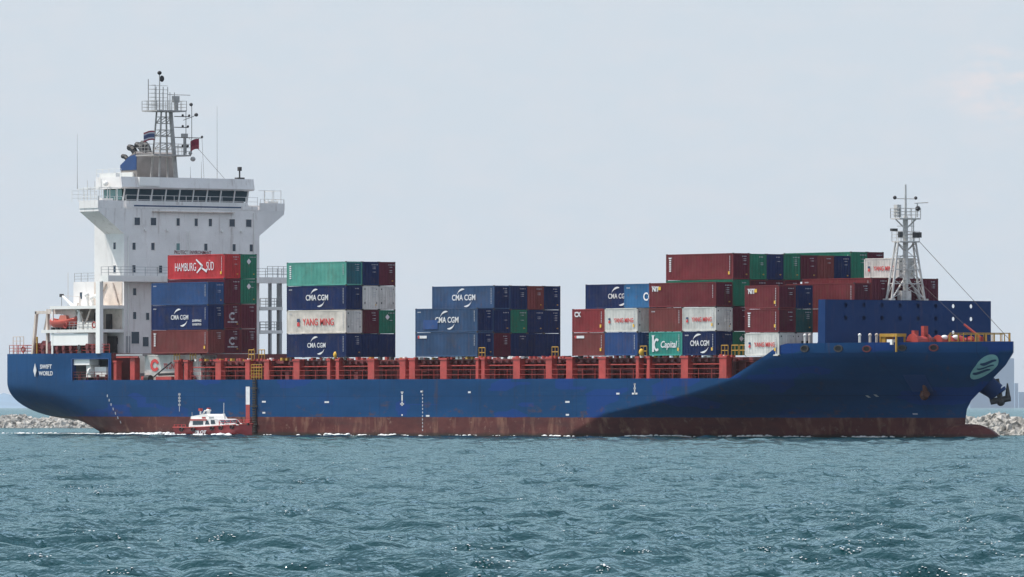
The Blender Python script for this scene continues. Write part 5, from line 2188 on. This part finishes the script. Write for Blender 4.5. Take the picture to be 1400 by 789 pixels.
for xx in (2.2, 4.9, 9.0, 10.7, 12.4):
    a = MB()
    i = int(round(xx / LB * 24))
    y = P[i][0][1] - .10
    z = P[i][0][2] - .35
    for k in range(12):
        t0, t1 = 2 * math.pi * k / 12, 2 * math.pi * (k + 1) / 12
        a.tube((xx + .32 * math.cos(t0), y, z + .32 * math.sin(t0)), (xx + .32 * math.cos(t1), y, z + .32 * math.sin(t1)), .12, n=5)
    a.build('tyre_fender', M['black'], pb)
a = MB()
a.rail([(9.8, -1.6, 1.9), (13.6, -.7, 2.1), (14.4, 0, 2.2), (13.6, .7, 2.1), (9.8, 1.6, 1.9)], h=.85, step=1.0, r=.035, bars=2)
a.rail([(.2, -1.9, 1.15), (2.8, -1.95, 1.15)], h=.8, step=.8, r=.035, bars=2)
a.build('railing', M['mark_red'], pb)
a = MB()
a.box(13.4, 14.6, -.5, .3, 1.9, 2.3)
a.tube((12.6, -1.0, 1.95), (13.1, -.9, 2.3), .25)
a.box(.3, 1.6, -1.2, 1.2, 1.15, 1.7)
a.build('deck_gear', M['black'], pb)
t_ = text_side('PILOT', .95, M['mark_white'], (6.3, -2.06, .55), pb, bold=.03)
t_.rotation_euler = (R(84), 0, R(-.5))

# ------------------------------------------------------------------ foam where hull and launch meet the water
foam_glint_m = mat('foam and glint white', (.80, .82, .82), .9, .06, 2.0)


def foam(items, label, seed):
    g = np.random.default_rng(seed)
    mb = MB()
    for x0, y0, x1, y1, n_, h, wd in items:
        for k in range(n_):
            s = g.random()
            bump_ = abs(math.sin(s * 9 + x0)) * .6 + .4
            x = x0 + (x1 - x0) * s + g.normal() * .25
            y = y0 + (y1 - y0) * s + g.normal() * wd
            r = (.05 + .17 * g.random() ** 2) * (.7 + h)
            mb.ball((x, y, g.random() * h * bump_ + .02), r * 1.6, r * 1.6, r * .8, nu=6, nv=4)
    o = mb.build('wake_foam', foam_glint_m)
    tag(o, label, 'foam', kind='stuff')


def wl_(X): return -y_hull(X, .15)


foam([(25.2, -22.3, 28.2, -21.9, 60, .2, .25), (13.0, -22.0, 15.4, -20.4, 60, .25, .3), (16, -22.3, 25, -22.4, 40, .08, .2), (5.5, -20.5, 12.5, -20.2, 150, .22, .6)],
     'white bow wave and wash around the red pilot launch', 1)
foam([(-27, -8, -14, -12.5, 330, .08, 1.0), (-12, wl_(-12) - 1.2, 5, wl_(5) - .8, 200, .09, .5), (-45, -8, -31, -5, 90, .08, 1.5)],
     'white wash trailing from the stern of the ship', 2)
fl = []
for px, w, h in ((470, 5, .35), (540, 4, .3), (480, 8, .12), (863, 4, .35), (888, 5, .45), (965, 5, .4), (985, 4, .45), (1010, 3, .2), (1027, 3, .3), (760, 3, .2), (640, 3, .12), (1085, 3, .25), (1105, 4, .3), (1240, 3, .25), (1275, 4, .2)):
    X = px2x(px, -13.5)
    X = min(X, 136)
    h *= .62 if X < 95 else .45
    fl.append((X - w / 2, wl_(X - w / 2) - .25, X + w / 2, wl_(X + w / 2) - .25, int(34 * w * (h + .10)), h, .15))
for k in range(30):
    X = 4 + k * 4.5 + random.uniform(-1.5, 1.5)
    w = random.uniform(.8, 2.6)
    fl.append((X - w / 2, wl_(X - w / 2) - .2, X + w / 2, wl_(X + w / 2) - .2, random.randint(3, 12), random.uniform(.03, .09), .2))
foam(fl, 'broken patches of white foam along the red waterline of the ship', 3)


# small white flecks modelled as sun glints along the crests of the chop
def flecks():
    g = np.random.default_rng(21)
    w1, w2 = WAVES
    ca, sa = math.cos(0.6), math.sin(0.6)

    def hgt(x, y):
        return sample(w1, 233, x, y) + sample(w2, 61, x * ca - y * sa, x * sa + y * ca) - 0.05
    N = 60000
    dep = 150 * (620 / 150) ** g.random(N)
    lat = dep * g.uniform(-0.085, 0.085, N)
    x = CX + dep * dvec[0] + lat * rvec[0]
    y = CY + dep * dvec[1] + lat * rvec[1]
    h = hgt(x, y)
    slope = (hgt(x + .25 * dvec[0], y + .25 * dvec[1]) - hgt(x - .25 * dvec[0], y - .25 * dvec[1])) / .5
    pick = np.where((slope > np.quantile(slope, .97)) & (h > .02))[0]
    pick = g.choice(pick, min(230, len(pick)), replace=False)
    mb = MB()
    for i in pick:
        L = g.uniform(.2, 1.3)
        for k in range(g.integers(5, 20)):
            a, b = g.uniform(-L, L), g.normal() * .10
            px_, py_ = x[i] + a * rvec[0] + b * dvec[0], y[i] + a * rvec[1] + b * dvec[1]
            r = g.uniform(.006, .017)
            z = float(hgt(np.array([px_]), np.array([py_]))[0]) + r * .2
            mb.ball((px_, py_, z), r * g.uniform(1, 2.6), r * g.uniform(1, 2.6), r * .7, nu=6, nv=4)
    o = mb.build('crest_glints', foam_glint_m)
    tag(o, 'tiny white flecks standing in for sun glints on the open-water wave crests', 'foam', kind='stuff')


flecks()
